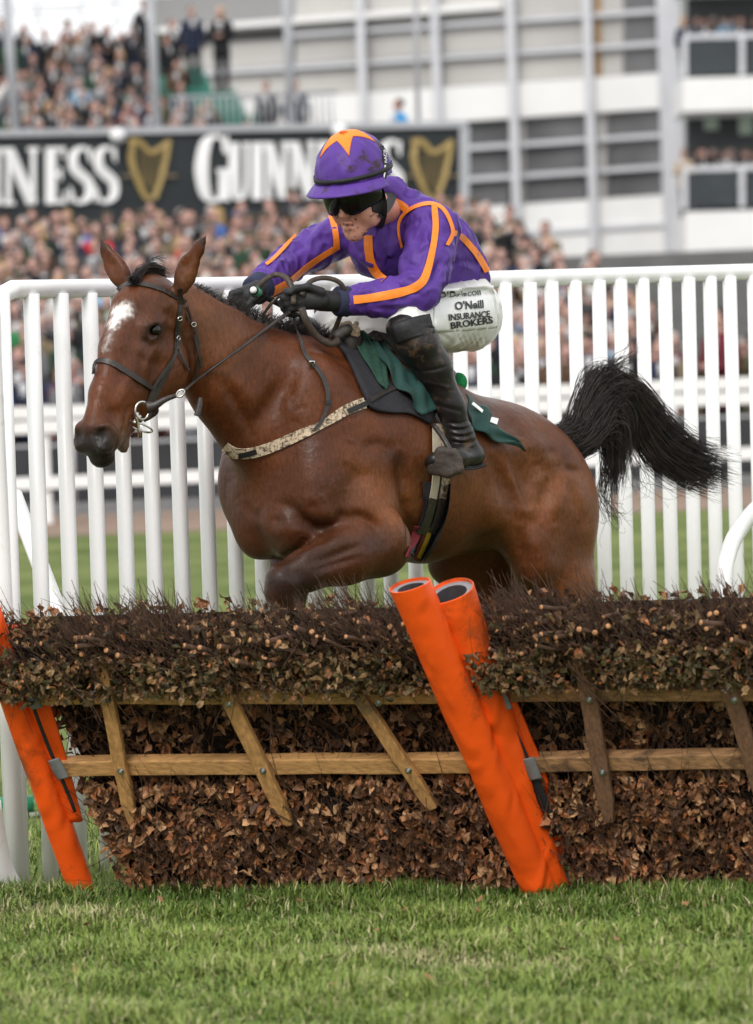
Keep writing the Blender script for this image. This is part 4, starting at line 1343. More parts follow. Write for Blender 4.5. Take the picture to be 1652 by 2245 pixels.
for a in ([hp(1005, 690, .08), hp(950, 700, .18), hp(903, 712, .245), hp(951, 800, .29), hp(1008, 950, .315)], [hp(985, 700, -.10), hp(850, 715, -.18), hp(735, 712, -.25), hp(770, 800, -.33)]):
    fb.chain(a, [.09, .075, .045, .042, .03][:len(a)], .03)
def skin_col(V, N):
    lo = np.stack([(V - JO) @ jf, (V - JO) @ jl, (V - JO) @ ju], 1)
    c = np.tile(np.array((.58, .28, .21)), (len(V), 1))
    def p(m, col):
        nonlocal c
        m = np.clip(m, 0, 1)[:, None]; c = c * (1 - m) + np.array(col) * m
    g = lambda q, r: np.exp(-(((lo - q) / r) ** 2).sum(1))
    p(.6 * g((.1, 0, -.066), (.02, .024, .014)), (.42, .13, .11))
    p(.5 * g((.07, .045, -.03), (.04, .02, .03)), (.56, .21, .16))
    p(.5 * g((.11, 0, -.02), (.02, .015, .015)), (.55, .22, .17))
    rg = np.random.default_rng(5)
    for i in range(110):
        q = np.array((.09, rg.normal(0, .04), rg.uniform(-.13, .0)))
        r = rg.choice([.0016, .0022, .003, .0045], p=[.4, .35, .18, .07])
        d = np.linalg.norm((lo - q)[:, 1:], axis=1)
        p(.9 * (d < r) * (lo[:, 0] > .02), (.07, .042, .028))
    return c
jb, jbT = field_obj(fb, 'body', m_skin, jockey, 1, skin_col)

# jersey
fj = Field((-.80, 14.9, 1.3), (.80, 16.9, 2.5), .0065)
fj.chain([hp(838, 540), hp(890, 525), hp(945, 560), hp(995, 600)], [.115, .15, .158, .118], .05)
fj.cone(hp(985, 600, 0), hp(1000, 622, 0), .122, .108, .04)
fj.cone(NECK, hp(880, 500), .078, .12, .04)
fj.cone(hp(800, 478, -.08), hp(925, 475, .10), .055, .065, .05)
fj.cone(hp(852, 426, .02), hp(872, 470, 0), .066, .09, .03)
fj.chain([hp(950, 503, .18), hp(935, 580, .23), hp(918, 638, .26)], [.093, .082, .069], .035)
fj.chain([hp(918, 640, .26), hp(840, 652, .2), hp(768, 661, .125)], [.070, .062, .050], .02)
fj.chain([hp(765, 505, -.16), hp(690, 545, -.2), hp(640, 572, -.22)], [.078, .066, .062], .035)
fj.chain([hp(640, 572, -.22), hp(600, 605, -.16), hp(570, 630, -.11)], [.062, .058, .050], .02)
w = rng
fold = []
for pts, ww, a in (
    ([z2(1010, 880), z2(1090, 960), z2(1190, 1010)], 5, -.005), ([z2(1040, 760), z2(1100, 820), z2(1200, 840)], 6, -.004),
    ([z2(1020, 830), z2(1100, 880), z2(1180, 900)], 6, .004), ([z2(1280, 760), z2(1240, 860), z2(1200, 960)], 6, -.008),
    ([z2(1290, 700), z2(1380, 800), z2(1500, 900)], 8, .004), ([z2(1260, 830), z2(1380, 800), z2(1500, 810)], 6, -.005),
    ([z2(1240, 900), z2(1350, 930), z2(1450, 930)], 6, .004), ([z2(690, 750), z2(800, 820), z2(900, 900)], 7, -.005),
    ([z2(760, 720), z2(850, 800), z2(960, 850)], 6, .005), ([z2(900, 680), z2(960, 780), z2(1000, 880)], 7, -.006),
    ([z2(720, 660), z2(760, 760), z2(840, 880)], 6, .004), ([z2(980, 560), z2(940, 660), z2(930, 780)], 7, -.005),
    ([z2(640, 560), z2(560, 640), z2(520, 700)], 6, .004), ([z2(600, 520), z2(520, 620), z2(480, 700)], 5, -.004),
    ([z2(540, 700), z2(470, 720), z2(420, 760)], 5, -.004), ([z2(380, 770), z2(330, 830), z2(300, 900)], 5, .004),
    ([z2(1100, 1080), z2(1000, 1060), z2(860, 1075)], 5, -.004), ([z2(1150, 1010), z2(1060, 1040), z2(900, 1060)], 6, .004),
    ([z2(730, 960), z2(760, 1000), z2(760, 1080)], 4, .004), ([z2(800, 940), z2(820, 1000), z2(815, 1080)], 4, -.003),
    ([z2(1100, 560), z2(1130, 640), z2(1120, 740)], 8, -.004), ([z2(1060, 600), z2(1090, 700), z2(1080, 780)], 7, .004),
    ([z2(1050, 350), z2(1150, 400), z2(1260, 440)], 8, .003), ([z2(1020, 400), z2(1120, 440), z2(1200, 460)], 6, -.003)):
    fold.append((pts, ww * 1.25, a * 2.1))
jj, jjT = field_obj(fj, 'jersey', m_silk, jockey, 2, None, fold, (.0075, (11, 11, 5), 3.7))
def stripe(pts, w, tree=None, m=None, parent=None, name='stripe', off=.0046, th=.0010, acr=5):
    mb = ribbon(tree or jjT, pts, w, off, th, across=acr)
    if mb is None: return None
    return auto_smooth(mb.build(name, m or m_orange, parent or jj, True), 45)
stripe([z2(1228, 478), z2(1238, 600), z2(1222, 720), z2(1185, 860), z2(1145, 930), z2(1060, 968), z2(900, 1000), z2(728, 1020)], [12, 13, 13, 15, 18, 18, 17, 17])
stripe([z2(1050, 720), z2(1022, 620), z2(1050, 540), z2(1120, 490), z2(1210, 470), z2(1280, 500), z2(1320, 580), z2(1332, 640), z2(1298, 705)], 8)
stripe([z2(975, 440), z2(1040, 470), z2(1075, 505)], 16)
stripe([z2(1330, 635), z2(1370, 645), z2(1420, 700), z2(1480, 770), z2(1525, 855)], 13)
stripe([z2(858, 650), z2(860, 740), z2(880, 830), z2(945, 905)], 18)
stripe([z2(415, 900), z2(530, 805), z2(672, 715)], 12)
stripe([z2(445, 645), z2(335, 770), z2(275, 818)], 7)
stripe([z2(245, 1005), z2(310, 965), z2(385, 925)], 16)
stripe([z2(650, 540), z2(668, 640), z2(672, 725)], 14)

# breeches
fw = Field((-.80, 14.9, 1.2), (.80, 16.9, 2.2), .0065)
fw.ell(hp(1030, 690, .075), (.12, .10, .12), (HF, HL, UPV), .05)
fw.ell(hp(1030, 690, .075) - HL * .15, (.12, .10, .12), (HF, HL, UPV), .05)
fw.cone(hp(1000, 628), hp(1012, 690), .112, .12, .05)
fw.chain([hp(1010, 690, .10), hp(950, 700, .18), hp(893, 706, .245)], [.118, .098, .068], .04)
fw.chain([hp(985, 700, -.10), hp(850, 715, -.18), hp(725, 712, -.25)], [.11, .10, .068], .04)
wr = [([z2(1350 + 30 * i, 1200), z2(1380 + 28 * i, 1250), z2(1400 + 26 * i, 1300)], 3, -.003) for i in range(6)] + \
     [([z2(960, 1080), z2(1060, 1090), z2(1160, 1060)], 6, -.005), ([z2(980, 1120), z2(1080, 1130), z2(1180, 1110)], 6, .004),
      ([z2(1230, 1000), z2(1240, 1100), z2(1230, 1200)], 7, -.005), ([z2(1200, 1180), z2(1300, 1230), z2(1350, 1290)], 5, -.003),
      ([z2(600, 1160), z2(760, 1140), z2(940, 1130)], 7, -.005), ([z2(760, 1190), z2(860, 1220), z2(980, 1260)], 6, .004)]
jw, jwT = field_obj(fw, 'breeches', m_breech, jockey, 2, None, wr, (.0045, (12, 12, 7), 8.2))
mb = ribbon(jwT, [z2(1225, 1078), z2(1400, 1068), z2(1578, 1052)], 94, .001, .0012, n=24, across=14)
ptT = BVHTree.FromPolygons([tuple(v) for v in np.concatenate(mb.v)], np.concatenate(mb.q).tolist())
mb.build('advert_patch', mat('white patch cloth', (.80, .80, .80), rough=.5, var=.03, scale=30), jw, True)
m_print = mat('black print', (.012, .012, .014), rough=.5, var=.1)
def text_on(tree, s, a, b, h, m, parent, name='lettering', off=.0026, bold=.012, font_sx=1.0, italic=0.0):
    """lettering laid on a surface: baseline from a to b in the photo plane, cap height h"""
    cu = bpy.data.curves.new(name, 'FONT')
    cu.body = s; cu.size = 1.0; cu.offset = bold; cu.shear = italic
    cu.resolution_u = 3
    t = bpy.data.objects.new(name + '_source', cu)
    COL.objects.link(t)
    dg = bpy.context.evaluated_depsgraph_get()
    me = bpy.data.meshes.new_from_object(t.evaluated_get(dg))
    bpy.data.objects.remove(t)
    n = len(me.vertices)
    co = np.zeros(n * 3); me.vertices.foreach_get('co', co); co = co.reshape(-1, 3)
    x0, x1 = co[:, 0].min(), co[:, 0].max()
    a = np.array(a, float); b = np.array(b, float)
    d = b - a; u = d / np.linalg.norm(d); v = np.array((u[1], -u[0]))
    last = None
    out = np.zeros((n, 3))
    for i in range(n):
        q = a + d * (co[i, 0] - x0) / (x1 - x0) + v * co[i, 1] / .72 * h
        hp_, hn = cast(tree, *q)
        if hp_ is None:
            out[i] = P(q[0], q[1], last) if last else P(q[0], q[1], 16)
        else:
            out[i] = hp_ + hn * off; last = hp_[1]
    me.vertices.foreach_set('co', out.ravel())
    me.update()
    return link(name, me, m, parent)
text_on(ptT, "O'Driscoll", z2(1256, 1008), z2(1492, 990), 15.5, m_print, jw, off=.0042, bold=.002)
text_on(ptT, "O'Neill", z2(1345, 1072), z2(1508, 1060), 17, m_print, jw, off=.0034, bold=.03)
text_on(ptT, "INSURANCE", z2(1310, 1132), z2(1545, 1110), 13.5, m_print, jw, off=.0034, bold=.03)
text_on(ptT, "BROKERS", z2(1322, 1178), z2(1562, 1144), 14, m_print, jw, off=.0034, bold=.03)

# boots
for s in (1, -1):
    def B(px, py, lat):
        return hp(px, py, lat) if s > 0 else hp(px - 175, py, lat) - HL * 2 * lat + HF * .0
    def B(px, py, lat):
        return hp(px, py, lat) - (0 if s > 0 else 1) * 2 * lat * HL
    fo = Field((-.75, 14.9, .9), (.75, 16.9, 1.85), .0055) if s > 0 else Field((-.75, 15.2, .9), (.75, 17.0, 1.85), .009)
    fo.chain([B(897, 722, .255), B(918, 755, .275), B(950, 803, .29), B(988, 890, .31), B(1008, 955, .315)], [.064, .066, .058, .044, .046], .03)
    fo.ell(B(884, 718, .255), (.05, .06, .045), (HF, HL, UPV), .03)
    fo.chain([B(1010, 955, .315), B(1032, 995, .32)], [.045, .042], .02)
    fo.chain([B(1036, 1000, .32), B(1000, 1004, .345), B(968, 1012, .36), B(950, 1014, .365)], [.041, .042, .038, .030], .02, UPV, .85)
    fo.ell(B(962, 1006, .385), (.04, .028, .026), (HF, HL, UPV), .02)
    fo.cut(B(1000, 1032, .34), nrm(np.array((0.03, 0, -1.0))), .008)
    bk = [([z3(1085, 250), z3(1180, 240), z3(1270, 215)], 3, -.004)]
    for i in range(8):
        y = 500 + i * 17
        bk.append(([z3(1235 + i * 5, y), z3(1310 + i * 5, y + 14), z3(1385 + i * 4, y - 4)], 2.6, .0045 if i % 2 else -.0045))
    bk += [([z3(1150, 300), z3(1260, 330)], 4, .003), ([z3(1200, 420), z3(1320, 450)], 4, -.003), ([z3(1300, 620), z3(1360, 650), z3(1430, 640)], 4, -.003)]
    bo, boT = field_obj(fo, 'boot', m_boot, jockey, 2, None, bk if s > 0 else None)
    if s > 0:
        # dark sock above the boot, sole and heel
        mb = ribbon(boT, [z3(985, 60), z3(1060, 30), z3(1180, 0)], 44, .001, .003, across=9)
        mb.build('sock', m_glove, bo, True)
        mb = ribbon(boT, [z3(1345, 742), z3(1400, 742), z3(1455, 722)], 9, .0, .004, across=4)
        mb.build('sole', m_black, bo, True)

# gloves with five fingers each
def glove(hand, wrist, kn, thumb, curl, name='glove'):
    f = Field(np.minimum(hand, wrist) - .16, np.maximum(hand, wrist) + .16, .0042)
    f.cone(wrist, wrist + (hand - wrist) * .6, .034, .036, .02)
    f.ell(wrist + (hand - wrist) * .95, (.05, .034, .026), (nrm(hand - wrist), nrm(np.cross(curl, hand - wrist)), curl), .02)
    for i, (a, b, c, d, r) in enumerate(kn):
        f.chain([wrist + (hand - wrist) * .9 + (a - hand) * .6, a, b, c, d], [.012, r * 1.12, r, r * .95, r * .85], .006)
    f.chain(thumb, [.016, .0125, .0115, .010], .008)
    return field_obj(f, name, m_glove, jockey, 1)
Yh = hp(665, 658, .09)[1]
kn = []
for i, (y, r, ex) in enumerate(((637, .0125, 0), (650, .013, -5), (663, .0125, -1), (674, .0112, 6))):
    kn.append((P(656 + ex, y, Yh - .012 + .004 * i), P(629 + ex, y + 3, Yh - .018 + .004 * i), P(624 + ex, y + 13, Yh + .012), P(642 + ex, y + 17, Yh + .028), r))
hand1 = P(672, 656, Yh); wr1 = hp(752, 662, .12)
gl1, gl1T = glove(hand1, wr1, kn, [P(705, 640, Yh - .01), P(676, 628, Yh - .02), P(650, 632, Yh - .03), P(637, 641, Yh - .032)], np.array((0, -1.0, 0)))
Yg = hp(548, 650, -.08)[1]
kn = []
for i, (y, r, ex) in enumerate(((640, .0125, 4), (654, .013, 0), (667, .0125, 3), (680, .0112, 9))):
    kn.append((P(522 + ex, y, Yg - .02 + .004 * i), P(506 + ex, y + 4, Yg - .03 + .004 * i), P(502 + ex, y + 14, Yg + .005), P(516 + ex, y + 19, Yg + .022), r))
hand2 = P(532, 657, Yg); wr2 = P(566, 636, Yg + .01)
gl2, gl2T = glove(hand2, wr2, kn, [P(560, 640, Yg - .03), P(556, 655, Yg - .05), P(545, 668, Yg - .055), P(535, 676, Yg - .05)], np.array((0, -1.0, 0)))
for (c, w_, r) in ((hp(766, 661, .125), hp(736, 660, .11), .052), (hp(577, 624, -.11), hp(556, 640, -.10), .052)):
    mb = MB()
    q = spline([c, (c + w_) / 2, w_], 7)
    mb.tube(q, r * np.array([.93, 1.0, .96, 1.0, .95, .98, .86]), 20, True)
    mb.build('cuff', m_cuff, jockey, True)

# helmet with cloth cap
HCn = L_(-.012, 0, .072)
def hell(az, el, k=1.0):
    """point on the cap: az from straight ahead towards the left, el up"""
    r = (.146 * k, .124 * k, .148 * k)
    return HCn + jf * r[0] * math.cos(el) * math.cos(az) + jl * r[1] * math.cos(el) * math.sin(az) + ju * r[2] * math.sin(el)
V = []; Q = []
na, ne = 72, 30
for i in range(ne + 1):
    for k in range(na):
        az = 2 * math.pi * k / na
        lo_ = math.radians(5 - 19 * (1 - math.cos(az)) / 2)
        el = lo_ + (math.pi / 2 - lo_) * i / ne
        n_ = .0022 * math.sin(9 * az + 3 * math.sin(5 * el)) * math.cos(el) * max(0, 1 - 1.0 * i / ne) + .0016 * math.sin(17 * az + 6 * el) * math.cos(el) ** 2
        V.append(hell(az, el, 1 + n_ / .13))
for i in range(ne):
    for k in range(na):
        Q.append([i * na + k, i * na + (k + 1) % na, (i + 1) * na + (k + 1) % na, (i + 1) * na + k])
# turned-under rim
o_ = len(V)
for k in range(na):
    az = 2 * math.pi * k / na
    V.append(hell(az, math.radians(3 - 19 * (1 - math.cos(az)) / 2), .90))
for k in range(na):
    Q.append([o_ + k, o_ + (k + 1) % na, (k + 1) % na, k])
m_cap = mat('purple cap silk', (.094, .039, .26), rough=.48, var=.10, scale=14, bump=.0006, bscale=60, spec=.22, dirt=(.045, .028, .022), dscale=19, damt=.34, wrk=(.005, 11, (1.5, 1.5, .6)))
helmet = link('helmet', mesh_np('helmet', V, np.array(Q), True), m_cap, jockey)
capT = BVHTree.FromPolygons([tuple(v) for v in V], Q)
# peak
V = []; Q = []
n1, n2 = 30, 6
for i in range(n1 + 1):
    az = math.radians(-82 + 164 * i / n1)
    for j in range(n2 + 1):
        t = j / n2
        base = hell(az, math.radians(7 - 19 * (1 - math.cos(az)) / 2), 1.0)
        out = nrm(jf * math.cos(az) * 1.2 + jl * math.sin(az))
        V.append(base + out * (.052 * t * max(.08, math.cos(az * .98)) ** .7) - ju * (.012 * t + .010 * t * t + .004) - ju * .010 * (math.sin(az) ** 2) * t)
for i in range(n1):
    for j in range(n2):
        a = i * (n2 + 1) + j
        Q.append([a, a + 1, a + n2 + 2, a + n2 + 1])
pk = link('peak', mesh_np('peak', V, np.array(Q), True), m_cap, helmet)
sd = pk.modifiers.new('thick', 'SOLIDIFY'); sd.thickness = .005; sd.offset = 0
# star on the crown
V = [hell(0, math.radians(86), 1.014)]; Q = []
ring = []
NS = 5; sub = 6
def star_xy(k):
    a = 2 * math.pi * k / (2 * NS)
    r = 1.10 if k % 2 == 0 else .46
    return np.array((math.cos(a + math.pi / NS) * r, math.sin(a + math.pi / NS) * r))
edge = []
for k in range(2 * NS):
    a, b = star_xy(k), star_xy(k + 1)
    for t in range(sub):
        edge.append(a + (b - a) * t / sub)
rings = 7
for j in range(1, rings + 1):
    for e in edge:
        q = e * j / rings
        rr = np.linalg.norm(q); az = math.atan2(q[1], q[0])
        V.append(hell(az, math.pi / 2 - rr * .80, 1.014))
ne_ = len(edge)
T3 = [[0, 1 + k, 1 + (k + 1) % ne_] for k in range(ne_)]
for j in range(rings - 1):
    for k in range(ne_):
        Q.append([1 + j * ne_ + k, 1 + (j + 1) * ne_ + k, 1 + (j + 1) * ne_ + (k + 1) % ne_, 1 + j * ne_ + (k + 1) % ne_])
st = link('star', mesh_np('star', V, [np.array(Q), np.array(T3)], True), m_orange, helmet)
sd = st.modifiers.new('thick', 'SOLIDIFY'); sd.thickness = .002
mb = MB(); mb.ball(hell(0, math.pi / 2, 1.01), (.014, .014, .007), 12, 6); mb.build('button', mat('red orange silk', (.75, .12, .02), rough=.5), helmet, True)
# goggle elastic round the helmet, side strap
def hband(el0, el1, k, name, m, parent, az0=-180, az1=180, n=60, tilt=10):
    V = []; Q = []
    for i in range(n + 1):
        az = math.radians(az0 + (az1 - az0) * i / n)
        tl = tilt * (1 - math.cos(az)) / 2
        for e in (el0, el1):
            V.append(hell(az, math.radians(e - tl), k))
    for i in range(n):
        Q.append([2 * i, 2 * i + 2, 2 * i + 3, 2 * i + 1])
    o = link(name, mesh_np(name, V, np.array(Q), True), m, parent)
    s_ = o.modifiers.new('thick', 'SOLIDIFY'); s_.thickness = .003; s_.offset = 1
    return o
hband(8, 14, 1.012, 'goggle_elastic', m_black, helmet, tilt=14)
ss = stripe([z2(930, 140), z2(950, 210), z2(952, 290), z2(938, 360)], 9, capT, m_black, helmet, 'side_strap', .001, .002)
text_on(capT, 'RACING', z2(957, 235), z2(946, 130), 6, m_white, ss, off=.0045)
stripe([z2(946, 250), z2(944, 320)], 3, capT, m_white, ss, 'stripe', .0035, .0006)
# goggles
V = []; Q = []
na, nz_ = 40, 8
for i in range(na + 1):
    az = math.radians(-88 + 176 * i / na)
    bot = -.014 - .010 * math.sin(min(1, abs(az) / .9) * math.pi) + .020 * math.exp(-(az / .16) ** 2)
    for j in range(nz_ + 1):
        t = j / nz_
        z = bot + (.052 - bot) * t
        bul = 1 + .04 * math.sin(t * math.pi)
        V.append(L_(-.01 + .128 * bul * math.cos(az) ** .8 if math.cos(az) > 0 else -.01, .094 * bul * math.sin(az), z))
for i in range(na):
    for j in range(nz_):
        a = i * (nz_ + 1) + j
        Q.append([a, a + 1, a + nz_ + 2, a + nz_ + 1])
m_lens = mat('black goggle lens', (.006, .006, .007), rough=.16, var=.2, spec=.28)
gg = link('goggles', mesh_np('goggles', V, np.array(Q), True), m_lens, jockey)
sd = gg.modifiers.new('thick', 'SOLIDIFY'); sd.thickness = .006
# frame edge round the lens
idx = [i * (nz_ + 1) for i in range(na + 1)] + [i * (nz_ + 1) + nz_ for i in range(na, -1, -1)]
mb = MB(); mb.tube([V[i] for i in idx] + [V[idx[0]]], .004, 6, False); mb.build('frame', m_black, gg, True)
# harness down the cheek and under the chin
stripe([z2(905, 380), z2(918, 470), z2(915, 560), z2(885, 630), z2(840, 660)], [28, 36, 34, 22, 12], jbT, m_black, helmet, 'chin_strap', .002, .005, 5)
stripe([z2(985, 340), z2(975, 400), z2(955, 470), z2(920, 545)], [30, 34, 26, 14], jbT, m_black, helmet, 'chin_strap', .004, .005, 3)
# ================================================================== tack: bridle, breastgirth, saddle, cloths, whip
def thing_at(name, p, label, cat, group=None):
    o = empty(name, p, label, cat, group)
    bpy.context.view_layer.update()
    return o
def lay(tree, parent, name, pts, w, m, off=.0015, th=.003, acr=3, label=None):
    mb = ribbon(tree, pts, w, off, th, across=acr)
    return auto_smooth(mb.build(name, m, parent, True, label=label), 45) if mb else None
def patch2(tree, A, B, off, th, m, name, parent, n=24, mm=10, wr=0.0, fr=5, lift=0.0):
    """a sheet between two edge lines given in the photo plane, draped on a surface"""
    A = spline(A, n); B = spline(B, n)
    V = np.full((n, mm, 3), np.nan); N = np.zeros((n, mm, 3))
    for i in range(n):
        for j in range(mm):
            q = A[i] + (B[i] - A[i]) * j / (mm - 1)
            p, nn = cast(tree, *q)
            if p is not None: V[i, j] = p; N[i, j] = nn
    yy = np.nanmedian(V[:, :, 1])
    for i in range(n):
        for j in range(mm):
            if np.isnan(V[i, j, 0]):
                r = [V[a, b, 1] for a in range(max(0, i - 2), min(n, i + 3)) for b in range(max(0, j - 2), min(mm, j + 3)) if not np.isnan(V[a, b, 0])]
                q = A[i] + (B[i] - A[i]) * j / (mm - 1)
                V[i, j] = P(q[0], q[1], np.mean(r) if r else yy); N[i, j] = (0, -1, 0)
    for _ in range(3):
        N[1:-1] = (N[:-2] + N[1:-1] * 2 + N[2:]) / 4
    N /= np.linalg.norm(N, axis=2)[:, :, None] + 1e-9
    u = np.linspace(0, 1, n)[:, None]; v = np.linspace(0, 1, mm)[None]
    hgt = off + wr * (np.sin(u * fr * 3 + v * 5 + 1) * np.sin(v * fr + 2 * u) + .5) + lift * v
    mb = solid_strip(V + N * hgt[:, :, None], N, th)
    return mb.build(name, m, parent, True)
bridle = thing_at('bridle', tuple(hd(340, 700, .1)), 'dark leather bridle with noseband and reins on the head of the bay horse', 'bridle')
K = [zh(525, 392), zh(640, 335), zh(800, 345), zh(950, 385), zh(1080, 450), zh(1195, 522)]
lay(hT, bridle, 'browband', K, 9.5, m_leather, .003, .004)
lay(hT, bridle, 'headpiece', [zh(1150, 375), zh(1160, 450), zh(1150, 540)], 9, m_leather, .003, .004)
lay(hT, bridle, 'cheekpiece', [zh(1150, 520), zh(1130, 650), zh(1124, 800), zh(1115, 960), zh(1080, 1060), zh(970, 1220), zh(880, 1350), zh(830, 1500)], [8, 8, 8, 8, 6, 7, 8, 9], m_leather, .003, .004)
lay(hT, bridle, 'cheekpiece', [zh(1135, 560), zh(1105, 760), zh(1095, 980), zh(1060, 1120), zh(960, 1310), zh(860, 1500)], [4, 4, 4, 7, 9, 12], m_leather, .002, .003)
lay(hT, bridle, 'noseband', [zh(298, 1230), zh(292, 1135), zh(345, 1092), zh(450, 1110), zh(560, 1170), zh(690, 1262), zh(790, 1325), zh(860, 1380)], [8, 9, 11, 12, 12, 11, 10, 8], m_leather, .004, .006)
lay(hT, bridle, 'throatlash', [zh(1185, 560), zh(1240, 690), zh(1300, 850), zh(1318, 1000), zh(1295, 1200), zh(1262, 1300)], 4.5, m_leather, .008, .003)
lay(hT, bridle, 'strap_end', [zh(1120, 980), zh(1150, 1080), zh(1215, 1190)], 4, m_leather, .008, .0025)
lay(hT, bridle, 'strap_end', [zh(1270, 840), zh(1290, 950), zh(1340, 1155)], 5, m_leather, .012, .0025)
for q, a in ((zh(1125, 668), .35), (zh(1262, 735), 1.1), (zh(1104, 870), .2)):
    p, nn = cast(hT, *q)
    if p is not None:
        mb = MB(); sx = nrm(np.cross(nn, UPV)); sy = np.cross(nn, sx)
        c = p + nn * .011
        ring = [c + sx * .010 * math.cos(t) * (1.0) + sy * .007 * math.sin(t) for t in np.linspace(0, 2 * math.pi, 13)]
        mb.tube(ring, .0017, 6, False); mb.build('buckle', m_metal, bridle, True)
# bit
jaw, jn = cast(hT, *zh(700, 1560))
yb = jaw[1] - .012
mb = MB()
ring = [P(*zh(770 + 68 * math.cos(t), 1590 + 88 * math.sin(t)), yb + .012 * math.cos(t)) for t in np.linspace(0, 2 * math.pi, 25)]
mb.tube(ring, .0042, 8, False); mb.build('bit_ring', m_metal, bridle, True)
mb = MB(); mb.tube([P(*zh(712, 1610), yb - .004), P(*zh(720, 1680), yb - .004), P(*zh(738, 1780), yb), P(*zh(748, 1860), yb)], [.0105, .006, .0045, .006], 8); mb.build('bit_cheek', m_metal, bridle, True)
mb = MB()
ring = [P(*zh(755 + 115 * math.cos(t) + 20 * math.sin(t), 1755 + 42 * math.sin(t) + 32 * math.cos(t)), yb + .03 + .03 * math.sin(t)) for t in np.linspace(0, 2 * math.pi, 25)]
mb.tube(ring, .0034, 8, False); mb.build('bit_ring', m_metal, bridle, True)
mb = MB(); mb.tube([P(*zh(610, 1690), yb + .02), P(*zh(690, 1700), yb + .01), P(*zh(760, 1640), yb)], .0055, 8); mb.build('mouthpiece', m_metal, bridle, True)
TOCAM = np.array((0.15, -1.0, .1))
def air(name, pts, w, parent, m=None, th=.0045, n=24, nv=None):
    return strap3(pts, w, th, TOCAM if nv is None else nv, n).build(name, m or m_leather, parent, True)
air('rein', [P(*zh(815, 1560), yb - .01), P(*zh(900, 1540), yb - .012), P(*zh(1000, 1480), yb - .01), P(*zh(1110, 1440), yb)], [.040, .026, .018, .014], bridle)
lp, _ = cast(hT, *zh(860, 1600)) if cast(hT, *zh(860, 1600))[0] is not None else (P(*zh(860, 1600), yb), 0)
air('curb_strap', [P(*zh(850, 1540), yb), P(*zh(900, 1590), yb + .005), P(*zh(850, 1650), yb + .01), P(*zh(790, 1690), yb + .02)], [.03, .024, .016, .01], bridle)
mb = MB(); ring = [P(*zh(1152 + 40 * math.cos(t), 1420 + 34 * math.sin(t) - 14 * math.cos(t)), yb - .003) for t in np.linspace(0, 2 * math.pi, 17)]
mb.tube(ring, .0036, 7, False); mb.build('rein_ring', m_metal, bridle, True)
hr = P(634, 684, Yh - .015)
ra_ = [P(x, y, cast(hT, x, y)[0][1] - d) for x, y, d in ((440, 826, .03), (490, 790, .035), (540, 754, .04), (590, 716, .04))]
mb = MB(); mb.tube(spline([P(*zh(1190, 1392), yb - .005)] + ra_ + [hr], 18), np.interp(np.linspace(0, 1, 18), [0, .5, 1], [.0055, .0075, .0105]), 8, flat=.6)
mb.build('rein', m_leather, bridle, True)
air('rein_end', [P(440, 872, yb + .16), P(437, 890, yb + .15), P(432, 912, yb + .14)], [.012, .02, .02], bridle)
# loops of rein over the hands
m_rein = mat('brown rein leather', (.050, .036, .028), rough=.5, var=.3, scale=60, bump=.001, bscale=150, dirt=(.12, .08, .05), dscale=30, damt=.2)
Ym = (Yh + Yg) / 2
air('rein', [P(*z2(190, 1010), Yg - .05), P(*z2(225, 950), Yg - .05), P(*z2(275, 895), Yg - .05), P(*z2(335, 872), Ym), P(*z2(395, 895), Yh), P(*z2(425, 960), Yh - .02), P(*z2(430, 1040), Yh - .03)], .018, bridle, m_rein)
air('rein', [P(*z2(475, 990), Yh - .03), P(*z2(520, 915), Yh + .01), P(*z2(600, 890), Yh + .03), P(*z2(685, 912), Yh + .04), P(*z2(722, 975), Yh + .06), P(*z2(708, 1065), Yh + .09), P(*z2(670, 1170), Yh + .12), P(*z2(640, 1235), Yh + .12)], .016, bridle, m_rein)
air('rein', [P(*z2(475, 1060), Yh - .03), P(*z2(500, 1130), Yh - .03), P(*z2(560, 1220), Yh), P(*z2(640, 1265), Yh + .03), P(*z2(690, 1240), Yh + .06)], .024, bridle, m_rein)
air('rein', [P(*z2(250, 1110), Yg), P(*z2(300, 1040), Yg - .02), P(*z2(345, 1000), Yg - .02), P(*z2(385, 995), Yh)], .010, bridle, m_rein)
# breastgirth
bg_ = thing_at('breastgirth', tuple(hp(560, 990, .1)), 'mud spotted cream webbing breastgirth across the chest of the horse', 'breastgirth')
m_web = mat('cream webbing', (.55, .44, .31), rough=.8, var=.12, scale=40, bump=.0015, bscale=160, dirt=(.055, .032, .022), dscale=85, damt=.62)
lay(hT, bg_, 'webbing', [zb(56, 1075), zb(90, 1098), zb(160, 1125), zb(300, 1122), zb(500, 1058), zb(690, 975), zb(840, 905), zb(960, 830), zb(1060, 770), zb(1190, 725)], [25, 24, 21, 22, 24, 24, 15, 21, 23, 24], m_web, .004, .005, 4)
lay(hT, bg_, 'strap', [zb(1050, 795), zb(1130, 760), zb(1210, 725)], 11, m_black, .010, .004)
lay(hT, bg_, 'keeper', [zb(170, 1140), zb(250, 1130), zb(310, 1110)], 11, m_black, .010, .003)
lay(hT, bg_, 'strap', [zb(1205, 715), zb(1330, 660), zb(1500, 590)], 9, m_leather, .020, .004)
mb = MB(); p, nn = cast(hT, *zb(1203, 718)); p = p + nn * .018
mb.tube([P(*zb(1180, 700), p[1]), P(*zb(1220, 705), p[1]), P(*zb(1218, 735), p[1]), P(*zb(1180, 738), p[1]), P(*zb(1180, 700), p[1])], .0022, 6, False); mb.build('buckle', m_metal, bg_, True)
